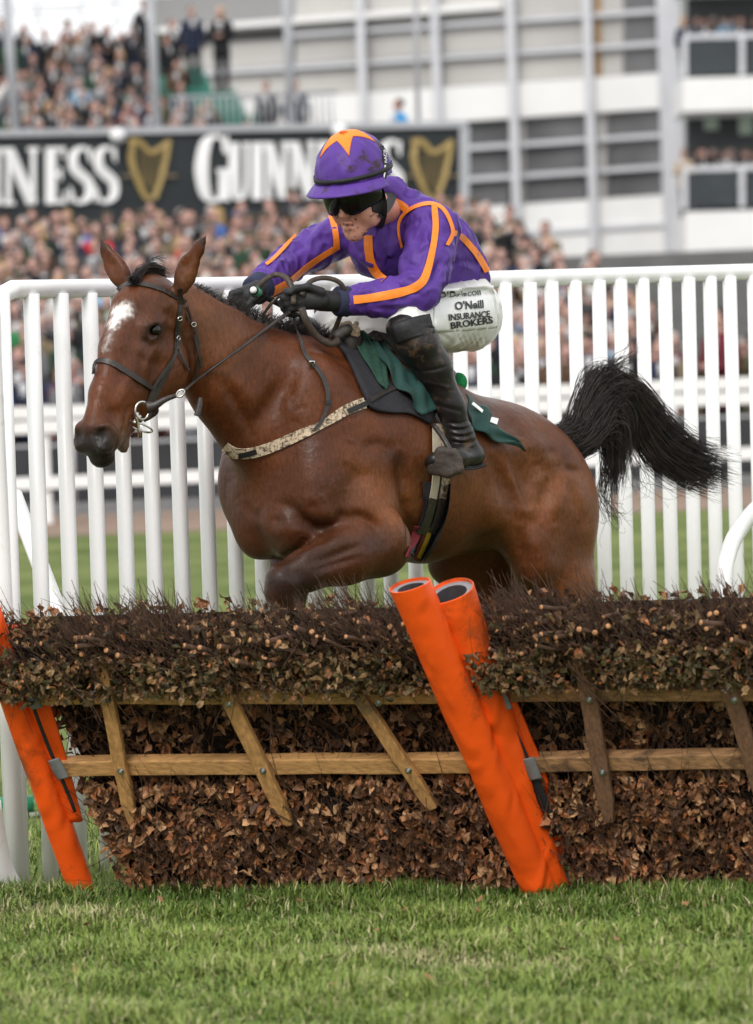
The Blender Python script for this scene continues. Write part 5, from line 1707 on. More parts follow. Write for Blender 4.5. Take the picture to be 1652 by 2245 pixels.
lay(hT, bg_, 'neck_strap', [z2(430, 1090), z2(445, 1200), z2(480, 1310), zb(740, 370), zb(790, 430), zb(850, 520), zb(888, 640), zb(884, 740), zb(850, 860), zb(790, 945)], [6, 6, 7, 8, 9, 9, 9, 9, 8, 8], m_leather, .010, .004)
mb = MB(); p, nn = cast(hT, *zb(765, 398)); yk = (p + nn * .02)[1]
mb.tube([P(*zb(748, 380), yk), P(*zb(790, 378), yk), P(*zb(792, 420), yk), P(*zb(752, 422), yk), P(*zb(748, 380), yk)], .0032, 6, False); mb.build('buckle', m_metal, bg_, True)
lay(hT, bg_, 'keeper', [zb(868, 725), zb(912, 722)], 9, m_black, .015, .003)

# saddle, pad, cloth
saddle = thing_at('saddle', tuple(hp(820, 740, 0)), 'small black racing saddle with pale girths under the jockey', 'saddle')
m_pad = mat('black foam pad', (.022, .021, .026), rough=.85, var=.2, scale=90, bump=.0012, bscale=220)
m_green = mat('dark green cloth', (.006, .044, .036), rough=.7, var=.18, scale=12, bump=.004, bscale=22, sheen=.1)
m_green2 = mat('faded green cloth', (.016, .055, .036), rough=.85, var=.2, scale=60, bump=.002, bscale=120)
m_bright = mat('bright green felt', (.010, .24, .070), rough=.9, var=.25, scale=60, bump=.004, bscale=90)
pad = thing_at('saddle_pad', tuple(hp(800, 860, .25)), 'black foam pad lying on the horse under the green cloth', 'saddle pad')
patch2(hT, [zb(960, 240), zb(1060, 400), zb(1190, 690), zb(1250, 780), zb(1400, 812), zb(1560, 820), zb(1720, 900)], [zb(1130, 170), zb(1290, 420), zb(1420, 590), zb(1500, 660), zb(1560, 690), zb(1640, 740), zb(1760, 800)], .006, .012, m_pad, 'pad_sheet', pad, 30, 9)
nc = thing_at('number_cloth', tuple(hp(860, 840, .25)), 'dark green weight cloth under the saddle, its corner flapping behind the boot', 'cloth')
patch2(hT, [zb(1045, 190), zb(1180, 420), zb(1290, 590), zb(1345, 650)], [zb(1135, 150), zb(1270, 300), zb(1350, 440), zb(1365, 620)], .022, .006, m_green2, 'front_panel', nc, 24, 10, .004)
patch2(hT, [zb(1110, 150), zb(1290, 400), zb(1400, 590), zb(1520, 720), zb(1620, 850)], [zb(1190, 120), zb(1400, 400), zb(1560, 570), zb(1660, 610), zb(1790, 770)], .028, .006, m_green, 'side_panel', nc, 28, 14, .016, 6)
patch2(hT, [zr(380, 280), zr(480, 350), zr(570, 420), zr(690, 560), zr(858, 690)], [zr(420, 520), zr(520, 560), zr(600, 610), zr(720, 650), zr(856, 693)], .020, .005, m_green, 'rear_panel', nc, 26, 10, .012, 5)
for pts, w in (([zr(420, 365), zr(470, 400), zr(515, 435)], 5), ([zr(578, 488), zr(622, 502)], 9)):
    lay(hT, nc, 'white_mark', pts, w, m_white, .038, .002)
# the tree of the saddle: pommel, flap edges, sheepskin, felt
def sd_p(px, py, lat): return hp(px, py, lat)
fs = Field((-.5, 15.2, 1.3), (.6, 16.6, 2.1), .007)
fs.chain([hp(752, 742, .04), hp(800, 765, .03), hp(880, 800, .0), hp(960, 828, 0)], [.045, .06, .085, .07], .04, UPV, .6)
fs.ell(hp(772, 756, .08), (.035, .025, .04), (HF, HL, UPV), .03)
field_obj(fs, 'seat', m_leather, saddle, 2)
mb = MB(); yq = hp(760, 735, .10)[1]
mb.tube(spline([P(*zb(955, 190), yq - .02), P(*zb(1000, 150), yq - .01), P(*zb(1050, 115), yq), P(*zb(1075, 125), yq + .01)], 10), [.010, .015, .018, .018, .018, .020, .019, .018, .017, .016], 12)
mb.build('pommel', mat('worn grey leather', (.06, .055, .05), rough=.5, var=.3, scale=40, bump=.001), saddle, True)
for i, (a, b, c, w, off) in enumerate(((zb(1150, 130), zb(1370, 350), zb(1570, 570), 10, .055), (zb(1250, 190), zb(1450, 400), zb(1640, 520), 14, .05), (zb(1400, 330), zb(1520, 430), zb(1650, 500), 16, .045))):
    lay(hT, saddle, 'flap', [a, b, c], w, m_leather if i != 2 else mat('tan flap leather', (.12, .055, .03), rough=.6), off, .008)
lay(hT, saddle, 'felt', [zb(1225, 175), zb(1330, 240), zb(1450, 330), zb(1580, 450)], [10, 18, 16, 8], m_bright, .045, .012)
mb = MB()
rg = np.random.default_rng(4)
for i in range(60):
    c = P(*zb(1000 + 140 * rg.random(), 70 + 90 * rg.random()), yq + .03 + .05 * rg.random())
    mb.ball(c, .009 + .006 * rg.random(), 7, 5)
mb.build('sheepskin', mat('sheepskin', (.52, .40, .27), rough=.95, var=.3, scale=90, bump=.006, bscale=150), saddle, True)
mb = MB(); yz = hp(1008, 838, .05)[1]
mb.ball(P(1006, 838, yz), (.030, .03, .034), 16, 10); mb.build('felt', m_bright, saddle, True)
# girths
lay(hT, saddle, 'girth_guard', [z3(1200, 815), z3(1190, 950), z3(1140, 1090), z3(1085, 1185)], [64, 62, 60, 56], m_pad, .007, .005, 11)
for dx, a in ((-24, 0), (24, 1)):
    lay(hT, saddle, 'girth', [z3(1195 + dx * .5, 520), z3(1205 + dx * .8, 700), z3(1207 + dx, 800), z3(1185 + dx, 930)], 15, m_web if a else mat('pale girth webbing', (.46, .40, .30), rough=.8, bump=.001, bscale=200), .011, .004)
    lay(hT, saddle, 'girth_strap', [z3(1190 + dx, 890), z3(1160 + dx, 1000), z3(1135 + dx, 1060)], 16, m_leather, .016, .004)
    lay(hT, saddle, 'girth', [z3(1128 + dx, 1030), z3(1095 + dx, 1130), z3(1070 + dx, 1195)], 16, mat('red girth webbing', (.15, .012, .018), rough=.8), .010, .004)
    lay(hT, saddle, 'girth_stripe', [z3(1132 + dx, 1040), z3(1100 + dx, 1130), z3(1078 + dx, 1180)], 9, m_pad if a == 0 else mat('yellow webbing', (.42, .27, .02), rough=.8), .0145, .002)
# stirrup
yi = hp(960, 1000, .40)[1]
m_mud = mat('muddy iron', (.042, .032, .027), rough=.7, var=.4, scale=40, bump=.004, bscale=60, dirt=(.07, .05, .04), dscale=12, damt=.5)
sp_ = [P(*z3(1185, 520), yi + .06), P(*z3(1230, 580), yi + .02), P(*z3(1265, 640), yi), P(*z3(1290, 690), yi), P(*z3(1310, 680), yi + .01)]
mb = MB(); mb.tube(spline(sp_, 16), .0085, 8); mb.build('stirrup_leather', m_leather, saddle, True)
fi = Field(np.array((P(950, 1000, yi) - .2)), np.array(P(950, 1000, yi) + .25), .006)
fi.chain([P(*z3(1290, 660), yi - .012), P(*z3(1225, 660), yi + .0), P(*z3(1185, 715), yi + .02), P(*z3(1180, 752), yi + .03)], [.013, .018, .02, .017], .012)
fi.chain([P(*z3(1180, 755), yi + .02), P(*z3(1260, 765), yi), P(*z3(1315, 745), yi - .01), P(*z3(1315, 700), yi - .012), P(*z3(1290, 660), yi - .012)], [.014, .018, .016, .011, .011], .01)
fi.chain([P(*z3(1200, 745), yi + .08), P(*z3(1290, 750), yi + .08)], [.02, .02], .02)
fi.ell(P(*z3(1243, 712), yi + .012), (.036, .03, .026), None, .02)
fi.ell(P(*z3(1285, 712), yi + .02), (.034, .03, .03), None, .02)
field_obj(fi, 'stirrup_iron', m_mud, saddle, 1)

# whip in the right hand
whip = thing_at('whip', tuple(P(*z2(197, 962), Yg - .06)), 'riding whip with a green banded white cap held in the far glove', 'whip')
ax = nrm(np.array((.30, .90, -.18)))
c0 = P(*z2(200, 958), Yg - .075)
mb = MB(); mb.tube([c0 - ax * .006, c0, c0 + ax * .006], [.008, .0115, .0125], 16); mb.build('cap', m_white, whip, True)
mb = MB(); mb.tube([c0 + ax * .004, c0 + ax * .012], [.0158, .0158], 18); mb.build('cap_rim', m_black, whip, True)
mb = MB(); mb.tube([c0 + ax * .0125, c0 + ax * .045], .0165, 18); mb.build('band', mat('green band', (.06, .30, .17), rough=.4), whip, True)
mb = MB(); mb.tube([c0 + ax * .046, c0 + ax * .30, c0 + ax * .62], [.0125, .009, .005], 12); mb.build('handle', m_black, whip, True)
# ================================================================== brushwood hurdles
HB0, HB1 = P(150, 1945, 15.05), P(1240, 1945, 14.62)
HB0[2] = HB1[2] = 0
HU = nrm(HB1 - HB0)                                     # along the hurdle
hv = P(900, 1290, 14.25) - P(1190, 1945, 14.63)
HV = hv / np.linalg.norm(hv)                            # up the leaning frame
HVL = float(np.linalg.norm(hv))
HN = nrm(np.cross(HU, HV));  HN = HN if HN[1] < 0 else -HN      # out towards the camera
H0 = P(1190, 1960, 14.28); H0[2] = 0
def hq(px, py, w=0.0):
    """point of the hurdle plane moved w towards the camera"""
    return on_plane(px, py, H0 + HN * w, HN)
def huv(u, v, w=0.0):
    return H0 + HU * u + HV * v * 1.027 + HN * w
def uv_of(p):
    q = p - H0
    A = np.stack([HU, HV], 1)
    return np.linalg.lstsq(A, q, rcond=None)[0]
m_rail = mat('new sawn timber', (.50, .27, .10), rough=.6, var=.30, scale=9, bump=.002, bscale=30, stretch=(2, 14, 14), dirt=(.20, .12, .07), dscale=7, damt=.12)
m_rail_d = mat('weathered brown timber', (.16, .085, .045), rough=.7, var=.35, scale=9, bump=.002, bscale=30, stretch=(14, 14, 2), dirt=(.07, .045, .03), dscale=6, damt=.3)
m_rail_p = mat('split timber', (.33, .18, .08), rough=.65, var=.45, scale=7, bump=.003, bscale=24, stretch=(2, 14, 14), dirt=(.09, .05, .03), dscale=5, damt=.35)
m_slat = mat('larch slat', (.44, .235, .085), rough=.55, var=.30, scale=8, bump=.002, bscale=30, stretch=(12, 12, 2), dirt=(.17, .11, .06), dscale=5, damt=.15)
m_bolt = mat('zinc bolt', (.55, .56, .57), rough=.35, metal=1.0, var=.2, scale=80)
m_bark = mat('brush twig bark', (.085, .046, .029), rough=.75, var=.45, scale=30, spec=.25)
m_cut = mat('fresh cut wood', (.46, .225, .10), rough=.7, var=.2, scale=120)
m_leaf = attr_mat('hurdle leaves', rough=.55, var=.22, scale=60, spec=.30)
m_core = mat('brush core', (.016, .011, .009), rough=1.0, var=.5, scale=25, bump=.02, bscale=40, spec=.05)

leaf_shapes = []
def leaf_mesh(k):
    rg = np.random.default_rng(100 + k)
    n = 9
    ang = np.linspace(-2.6, 2.6, n)
    r = (.60 + .42 * np.abs(np.cos(ang * 1.75 + rg.uniform(-.3, .3)))) * rg.uniform(.72, 1.22, n)
    x = np.cos(ang) * r * .62 + .10; y = np.sin(ang) * r * .40 * rg.uniform(.7, 1.2)
    z = rg.uniform(-.9, 1.0) * np.abs(y) + rg.uniform(-.9, .9) * x * x + rg.normal(0, .07, n) + .25 * x * rg.uniform(-1, 1)
    V = np.concatenate([[(-.05, 0, .06 * rg.normal()), (-.55, 0, rg.normal(0, .08))], np.stack([x, y, z], 1)])
    T = [[0, 2 + i, 3 + i] for i in range(n - 1)] + [[0, 1, 2], [0, 2 + n - 1, 1]]
    return V, np.array(T)
LS = [leaf_mesh(k) for k in range(8)]
PAL_TOP = np.array([(.060, .046, .018), (.095, .066, .026), (.040, .034, .014), (.150, .082, .036), (.22, .135, .062), (.034, .024, .014), (.095, .050, .024)])
PAL_LOW = np.array([(.25, .112, .046), (.33, .165, .074), (.18, .076, .034), (.46, .26, .13), (.12, .055, .028), (.31, .115, .044), (.085, .044, .026)])
pal_mats = {}
def brush(name, u0, u1, label, seed, nleaf, parent_loc, edge_l, edge_r):
    """one leaning panel: frame parts are added by the caller"""
    rg = np.random.default_rng(seed)
    root = empty(name, tuple(parent_loc), label, 'hurdle', 'brushwood hurdles in the row')
    bpy.context.view_layer.update()
    # dark heart of the packed brush
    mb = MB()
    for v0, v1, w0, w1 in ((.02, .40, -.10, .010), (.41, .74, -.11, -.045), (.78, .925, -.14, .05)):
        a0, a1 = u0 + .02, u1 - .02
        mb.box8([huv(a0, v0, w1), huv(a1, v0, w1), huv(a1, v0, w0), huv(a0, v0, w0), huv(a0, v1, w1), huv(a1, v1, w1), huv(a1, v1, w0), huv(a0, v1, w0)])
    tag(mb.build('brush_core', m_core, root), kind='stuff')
    def lump(u): return .020 * np.sin(u * 9 + seed) + .014 * np.sin(u * 23 + 1) + .009 * np.sin(u * 51)
    # leaves
    pos = []; zone = []
    for i in range(nleaf):
        u = rg.uniform(u0, u1)
        z = rg.random()
        if z < .47 and edge_l: u = rg.uniform(u0 - edge_l, u1)
        if z < .47:
            v = rg.uniform(.80, 1.0) + .015 * math.sin(u * 19); top = 1.0 + lump(u)
            if rg.random() < .10: v = rg.uniform(.77, .82)
            if v > .945 and rg.random() < .22: continue
            v = min(v, top)
            fr = .105 + .035 * math.sin(u * 13 + 2) * math.sin(v * 20) + .02 * rg.normal()
            if v > .93: fr *= rg.uniform(-.9, 1.0)
            if v < .78: fr *= .6 + .4 * max(0, (v - .77) / .08)
            w = fr - abs(rg.normal(0, .022)); zn = 0
        elif z < .62:
            v = rg.uniform(.40, .78); w = -.020 + .018 * math.sin(u * 17) - abs(rg.normal(0, .02)); zn = 1
        else:
            v = rg.uniform(-.01, .44); w = .052 + .028 * math.sin(u * 15 + 3) * math.sin(v * 14) - abs(rg.normal(0, .022)); zn = 2
            if v > .34: w -= .012
        pos.append((u, v, w)); zone.append(zn)
    # back face, thinner
    for i in range(nleaf // 6):
        pos.append((rg.uniform(u0, u1), rg.uniform(.0, .97), -.15 - abs(rg.normal(0, .02)))); zone.append(3)
    pos = np.array(pos); zone = np.array(zone); n = len(pos)
    size = rg.uniform(.012, .030, n) * np.where(zone == 0, .84, 1.16)
    R = []
    cen = H0 + pos[:, :1] * HU + pos[:, 1:2] * HV + pos[:, 2:] * HN
    col = np.zeros((n, 3))
    gmix = np.clip((pos[:, 1] - .55) / .2, 0, 1)
    for i in range(n):
        lo_ = zone[i] in (1, 2, 3)
        p_ = PAL_LOW if (lo_ or rg.random() < .22) else PAL_TOP
        col[i] = p_[rg.integers(len(p_))] * rg.uniform(.75, 1.25)
        if zone[i] == 1: col[i] *= .8
        nn = nrm(HN * rg.uniform(.3, 1.2) * (-1 if zone[i] == 3 else 1) + rg.normal(0, .55, 3))
        dwn = nrm(-UPV * (1 if lo_ else rg.uniform(-.4, 1)) + rg.normal(0, .7, 3))
        x = nrm(dwn - nn * np.dot(dwn, nn)); y = np.cross(nn, x)
        R.append(np.stack([x, y, nn], 1))
    R = np.array(R)
    keep_out = np.zeros(n, bool)
    pr = proj(cen)
    # large front leaves singly
    cand = np.nonzero((pr[:, 0] > 5) & (pr[:, 0] < W - 5) & (size > .018) & (zone != 3))[0]
    front = pos[cand, 2] + np.where(zone[cand] == 1, .09, 0)
    sel = cand[np.argsort(-(front + size[cand] * 2))[:290]]
    keep_out[sel] = True
    Vs = []; Ts = []; Cs = []; o = 0
    for i in np.nonzero(~keep_out)[0]:
        V, T = LS[i % 8]
        Vs.append((V * size[i] * 1.25) @ R[i].T + cen[i]); Ts.append(T + o); Cs.append(np.repeat(col[i][None], len(V), 0)); o += len(V)
    tag(link('foliage', mesh_np('foliage', np.concatenate(Vs), np.concatenate(Ts), False, np.concatenate(Cs)), m_leaf, root), kind='stuff')
    for i in sel:
        V, T = LS[i % 8]
        ci = int(rg.integers(5)); lo_ = zone[i] != 0
        key = ('low' if lo_ else 'top', ci, int(i % 8))
        if key not in pal_mats:
            pal_mats[key] = mesh_np('leaf', V * 1.25, T, False, np.repeat(((PAL_LOW if lo_ else PAL_TOP)[ci + (0 if lo_ else 0)] * 1.1)[None], len(V), 0))
            pal_mats[key].materials.append(m_leaf)
        ob = bpy.data.objects.new('leaf', pal_mats[key]); COL.objects.link(ob); ob.parent = root
        M = Matrix([list(R[i][r] * size[i]) + [cen[i][r] - parent_loc[r]] for r in range(3)] + [[0, 0, 0, 1]])
        ob.matrix_basis = M
    # twigs: packed upright and leaning, combed out at the top
    Vs = []; Qs = []; o = 0
    def twig(a, b, c, r):
        nonlocal o
        pts = spline([a, b, c], 5)
        T = np.gradient(pts, axis=0); T /= np.linalg.norm(T, axis=1)[:, None] + 1e-9
        x = np.cross(T, (.3, .8, .5)); x /= np.linalg.norm(x, axis=1)[:, None] + 1e-9
        y = np.cross(T, x)
        rr = (r * np.linspace(1, .35, 5))[:, None]
        Vs.append(np.stack([pts + x * rr, pts + (-.5 * x + .866 * y) * rr, pts + (-.5 * x - .866 * y) * rr], 1).reshape(-1, 3))
        k = np.arange(4)[:, None] * 3 + np.arange(3)[None]; k2 = np.arange(4)[:, None] * 3 + (np.arange(3)[None] + 1) % 3
        Qs.append(np.stack([k, k2, k2 + 3, k + 3], -1).reshape(-1, 4) + o); o += 15
    nt_ = int(2500 * (u1 - u0))
    for i in range(nt_):                                # crown of the brush
        u = rg.uniform(u0 - edge_l, u1); v = .885 + .135 * rg.random() ** .8 + lump(u) * 1.4; w = rg.uniform(-.14, .11)
        a = huv(u, v - .10, w * .8)
        d = nrm(HV * rg.uniform(.5, 1.2) + HU * rg.normal(-.35, .55) + HN * rg.normal(.15, .6) * (1 if w > -.05 else .6))
        L = rg.uniform(.03, .075) * (1.6 if rg.random() < .12 else 1)
        twig(a, a + d * L * .6 + rg.normal(0, .008, 3), a + HV * .05 + d * L * 1.2 + rg.normal(0, .015, 3), rg.uniform(.0010, .0030))
    for i in range(int(900 * (u1 - u0))):               # stems down the face
        u = rg.uniform(u0, u1); v = rg.uniform(.05, .9)
        w = (.105 if v > .80 else -.02 if v > .40 else .06) + rg.normal(0, .02)
        a = huv(u, v, w); d = nrm(HV * rg.uniform(.5, 1) * rg.choice((-1, 1)) + HU * rg.normal(0, .45) + HN * rg.normal(0, .12))
        L = rg.uniform(.06, .22)
        twig(a, a + d * L * .5 + rg.normal(0, .012, 3), a + d * L + rg.normal(0, .02, 3), rg.uniform(.0008, .0024))
    link('twigs', mesh_np('twigs', np.concatenate(Vs), np.concatenate(Qs), True), m_bark, root)['kind'] = 'stuff'
    # thicker stems sawn off on the front edge
    for i in range(int(38 * (u1 - u0))):
        u = rg.uniform(u0 + .02, u1 - .02)
        v = .945 + rg.normal(0, .028) + lump(u); w = .085 + rg.uniform(-.07, .055)
        if rg.random() < .15: v -= .08
        e = huv(u, v, w)
        d = nrm(HV * rg.uniform(.35, .9) + HN * rg.uniform(.5, 1.0) + HU * rg.normal(-.35, .3))
        r = rg.uniform(.0055, .0098)
        a = e - d * rg.uniform(.06, .12)
        mb = MB(); mb.tube([a, (a + e) / 2 + rg.normal(0, .003, 3), e], r, 7, False)
        me_v = np.concatenate(mb.v); nb = len(mb.q[0])
        sx = nrm(np.cross(d, UPV)); 
        k0 = len(me_v) - 7
        V = np.vstack([me_v, me_v[k0:].mean(0) + d * .001])
        T = np.array([[len(V) - 1, k0 + k, k0 + (k + 1) % 7] for k in range(7)])
        me = mesh_np('cut_branch', V, [mb.q[0], T], True, None, [0] * nb + [1] * 7)
        link('cut_branch', me, [m_bark, m_cut], root)
    return root
def bar(root, name, pts_px, wpx, dep, w, m, tip=None):
    """timber between two photo-plane points on the hurdle, front face w out from the frame"""
    a, b = hq(*pts_px[0], w - dep / 2), hq(*pts_px[1], w - dep / 2)
    mb = MB()
    t = nrm(b - a); sd = nrm(np.cross(t, HN)) * (wpx / 705 / 2); nn = HN * dep / 2
    n = 8
    V = []; rgq = np.random.default_rng(int(abs(a[0] * 999)) + int(abs(a[2] * 777)))
    for i in range(n + 1):
        p = a + (b - a) * i / n + rgq.normal(0, .0012, 3)
        k = 1.0
        if tip and i == n: k = tip
        for x, y in ((-1, -1), (1, -1), (1, 1), (-1, 1)):
            V.append(p + sd * x * k + nn * y)
    Q = [[i * 4 + k, i * 4 + (k + 1) % 4, i * 4 + 4 + (k + 1) % 4, i * 4 + 4 + k] for i in range(n) for k in range(4)] + [[3, 2, 1, 0], [n * 4, n * 4 + 1, n * 4 + 2, n * 4 + 3]]
    mb.raw(V, Q)
    me = mb.mesh(name)
    bm_ = link(name, me, m, root)
    bevel(bm_, .004, 2)
    return bm_
def bolt(root, px, py, w):
    c = hq(px, py, w)
    mb = MB(); mb.tube([c, c + HN * .003], .0105, 14); mb.tube([c + HN * .003, c + HN * .011], .0062, 6); mb.tube([c + HN * .011, c + HN * .016], .0035, 8)
    auto_smooth(mb.build('bolt', m_bolt, root), 40)
uA = uv_of(hq(-170, 1600))[0]; uB = uv_of(hq(215, 1600))[0]
uL0 = uv_of(hq(120, 1600))[0]; uL1 = uv_of(hq(1030, 1600))[0]
uR0 = uv_of(hq(1125, 1600))[0]; uR1 = uv_of(hq(1820, 1600))[0]
left = brush('brush_hurdle', uL0, uL1, 'brushwood hurdle under the horse, with pale new timber rails and slats', 41, 9000, tuple(huv((uL0 + uL1) / 2, 0)), .20, 0)
right = brush('brush_hurdle', uR0 - .02, uR1, 'brushwood hurdle beyond the orange tubes, with dark weathered slats', 42, 6800, tuple(huv((uR0 + uR1) / 2, 0)), .13, 0)
bar(left, 'rail', ((78, 1525), (1000, 1521)), 33, .045, .045, m_rail)
bar(left, 'rail', ((136, 1679), (1060, 1672)), 37, .045, .045, m_rail)
bar(right, 'rail', ((1120, 1519), (1800, 1516)), 30, .045, .045, m_rail_p)
bar(right, 'rail', ((1165, 1671), (1800, 1660)), 36, .045, .045, m_rail_p)
for r_, pts, wp, m_, tp in ((left, ((218, 1440), (289, 1806)), 30, m_slat, .45), (left, ((458, 1440), (634, 1808)), 33, m_slat, .5), (left, ((762, 1486), (951, 1772)), 29, m_slat, .8),
                       (right, ((1276, 1430), (1337, 1800)), 36, m_rail_d, .5), (right, ((1578, 1440), (1690, 1795)), 34, m_rail_d, .5)):
    bar(r_, 'slat', pts, wp, .026, .075, m_, tp)
for r_, x, y in ((left, 230, 1534), (left, 265, 1691), (left, 501.5, 1544), (left, 577, 1690), (left, 830, 1541), (left, 896, 1689), (right, 1293, 1534), (right, 1322, 1693), (right, 1611, 1535), (right, 1664, 1690)):
    bolt(r_, x, y, .075)
# loose bits: strands of brush hanging over the upper rail come from the foliage itself

# ------------------------------------------------------------------ orange padded wings
m_vinyl = mat('orange vinyl', (.88, .100, .008), rough=.42, var=.07, scale=5, bump=.004, bscale=12, spec=.35, dirt=(.36, .06, .012), dscale=3, damt=.22, wrk=(.022, 6, (1.6, 1.6, .7)))
m_foam = mat('grey foam', (.23, .23, .245), rough=.95, var=.12, scale=60, bump=.002, bscale=120)
m_hole = mat('dark tube lining', (.06, .06, .065), rough=.9, var=.25, scale=40)
m_clip = mat('grey tape', (.17, .17, .17), rough=.6, var=.15, scale=30)
def tube_pad(root, bot, top, r0, r1, name='padded_tube', seed=0, hole=.66, foam=.86, tilt=0.0):
    a, b = np.asarray(bot), np.asarray(top)
    t = nrm(b - a)
    x = nrm(np.cross(t, HN)); y = np.cross(t, x)
    n, m_ = 34, 40
    V = []; Q = []; mi = []
    rgq = np.random.default_rng(seed)
    ph = rgq.uniform(0, 6, 6)
    for i in range(m_ + 1):
        s = i / m_
        c = a + (b - a) * s
        r = r0 + (r1 - r0) * s
        for k in range(n):
            th = 2 * math.pi * k / n
            cr_ = 1 + .030 * math.sin(3 * th + 4 * s + ph[0]) * math.sin(9 * s + ph[1]) + .045 * math.sin(5 * th - 17 * s + ph[2]) * math.exp(-((s - .45) / .22) ** 2) + .03 * math.sin(2 * th + ph[3]) * s ** 6
            e = (x * math.cos(th) + y * math.sin(th)) * r * cr_
            lift = t * (tilt * math.cos(th + ph[4])) * s ** 8 if tilt else 0
            V.append(c + e + lift)
    for i in range(m_):
        for k in range(n):
            Q.append([i * n + k, i * n + (k + 1) % n, (i + 1) * n + (k + 1) % n, (i + 1) * n + k]); mi.append(0)
    Q.append([]) if False else None
    prev = m_ * n
    L = len(V)
    def ringadd(kr, dz):
        nonlocal L
        base = L
        for k in range(n):
            p = V[m_ * n + k]
            c = b
            V.append(c + (p - c) * kr + t * dz)
        L += n
        return base
    for kr, dz, mm in ((.955, .001, 0), (.945, -.010, 0), (foam + .06, -.012, 1), (hole, -.010, 1), (hole * .97, -.20, 2), (.02, -.205, 2)):
        nb = ringadd(kr, dz)
        for k in range(n):
            Q.append([prev + k, prev + (k + 1) % n, nb + (k + 1) % n, nb + k]); mi.append(mm)
        prev = nb
    me = mesh_np(name, np.array(V), np.array(Q), True, None, mi)
    o = link(name, me, [m_vinyl, m_foam, m_hole], root)
    return auto_smooth(o, 50)
def flat_strip(root, name, pts, wpx, w, th, m):
    c = np.array([hq(x, y, w) for x, y in pts])
    return strap3(c, np.array(wpx, float) / 705, th, HN, 20).build(name, m, root, True)
pads = empty('orange_padding', tuple(hq(1190, 1945)), 'pair of orange vinyl padded tubes with open grey ends between the two hurdles', 'padding', 'orange hurdle padding')
bpy.context.view_layer.update()
flat_strip(pads, 'cover_flap', [(1060, 1440), (1110, 1560), (1165, 1690), (1200, 1790), (1222, 1870)], [60, 66, 62, 50, 40], .02, .012, m_vinyl)
tube_pad(pads, hq(1190, 1962, .075), hq(898, 1282, .150), .056, .061, seed=1, hole=.64, foam=.60, tilt=.016)
tube_pad(pads, hq(1226, 1958, .045), hq(985, 1296, .055), .036, .075, seed=2, hole=.68, foam=.86)
flat_strip(pads, 'edge_strap', [(1088, 1520), (1130, 1620), (1180, 1730), (1225, 1830)], [20, 24, 24, 20], .062, .005, m_black)
for x, y, x2, y2 in ((1092, 1512, 1112, 1556), (1158, 1662, 1176, 1708)):
    flat_strip(pads, 'clip', [(x, y), ((x + x2) / 2, (y + y2) / 2), (x2, y2)], [27, 28, 26], .072, .004, m_clip)
flat_strip(pads, 'scuff_patch', [(1150, 1830), (1165, 1870), (1178, 1915)], [8, 12, 10], .1225, .001, mat('scuff', (.10, .03, .012), rough=.8, var=.4, scale=60))
pads2 = empty('orange_padding', tuple(hq(150, 1945)), 'orange padding with grey clips leaning at the end of the hurdle by the white pickets', 'padding', 'orange hurdle padding')
bpy.context.view_layer.update()
tube_pad(pads2, hq(178, 1950, .03), hq(-50, 1290, .0), .042, .050, seed=3)
flat_strip(pads2, 'cover_flap', [(60, 1490), (110, 1620), (140, 1720), (163, 1800)], [70, 50, 46, 40], .022, .010, m_vinyl)
flat_strip(pads2, 'edge_strap', [(56, 1500), (100, 1620), (150, 1740), (165, 1780)], [7, 8, 8, 7], .055, .004, m_black)
for x, y, x2, y2 in ((66, 1515, 82, 1552), (118, 1664, 140, 1706)):
    flat_strip(pads2, 'clip', [(x, y), ((x + x2) / 2, (y + y2) / 2), (x2, y2)], [26, 28, 26], .075, .006, m_clip)
back = empty('orange_tail_rail', tuple(hq(1450, 1945, -.16)), 'orange padded rail along the back of the hurdle tops', 'rail')
bpy.context.view_layer.update()
mb = MB(); mb.tube([hq(-160, 1392, -.17), hq(800, 1374, -.17), hq(1800, 1346, -.17)], .028, 14); mb.build('rail_cover', m_vinyl, back, True)
# ================================================================== racegoers
HAIR = {'dark haired': (.022, .015, .012), 'brown haired': (.075, .040, .022), 'grey haired': (.38, .36, .34), 'fair haired': (.40, .27, .12), 'flat capped': (.10, .085, .06), 'bald': (.55, .33, .26), 'dark hatted': (.022, .02, .02)}
COAT = {'navy': (.020, .026, .050), 'black': (.014, .014, .016), 'charcoal': (.045, .045, .05), 'brown': (.085, .05, .032), 'olive': (.075, .07, .035), 'grey': (.17, .17, .18), 'tweed': (.16, .125, .08), 'dark green': (.025, .055, .032),
        'beige': (.40, .32, .22), 'maroon': (.11, .018, .025), 'blue': (.05, .11, .30), 'red': (.55, .02, .035), 'pale blue': (.22, .36, .50), 'white': (.66, .64, .61), 'orange': (.62, .16, .03), 'bright blue': (.02, .22, .48), 'yellow': (.55, .36, .04), 'green': (.04, .22, .08), 'pink': (.5, .22, .24)}
CW = [11, 13, 8, 6, 6, 7, 6, 4, 4, 2, 3, 1.4, 1.3, 2.2, .9, .6, .6, .5, .9]
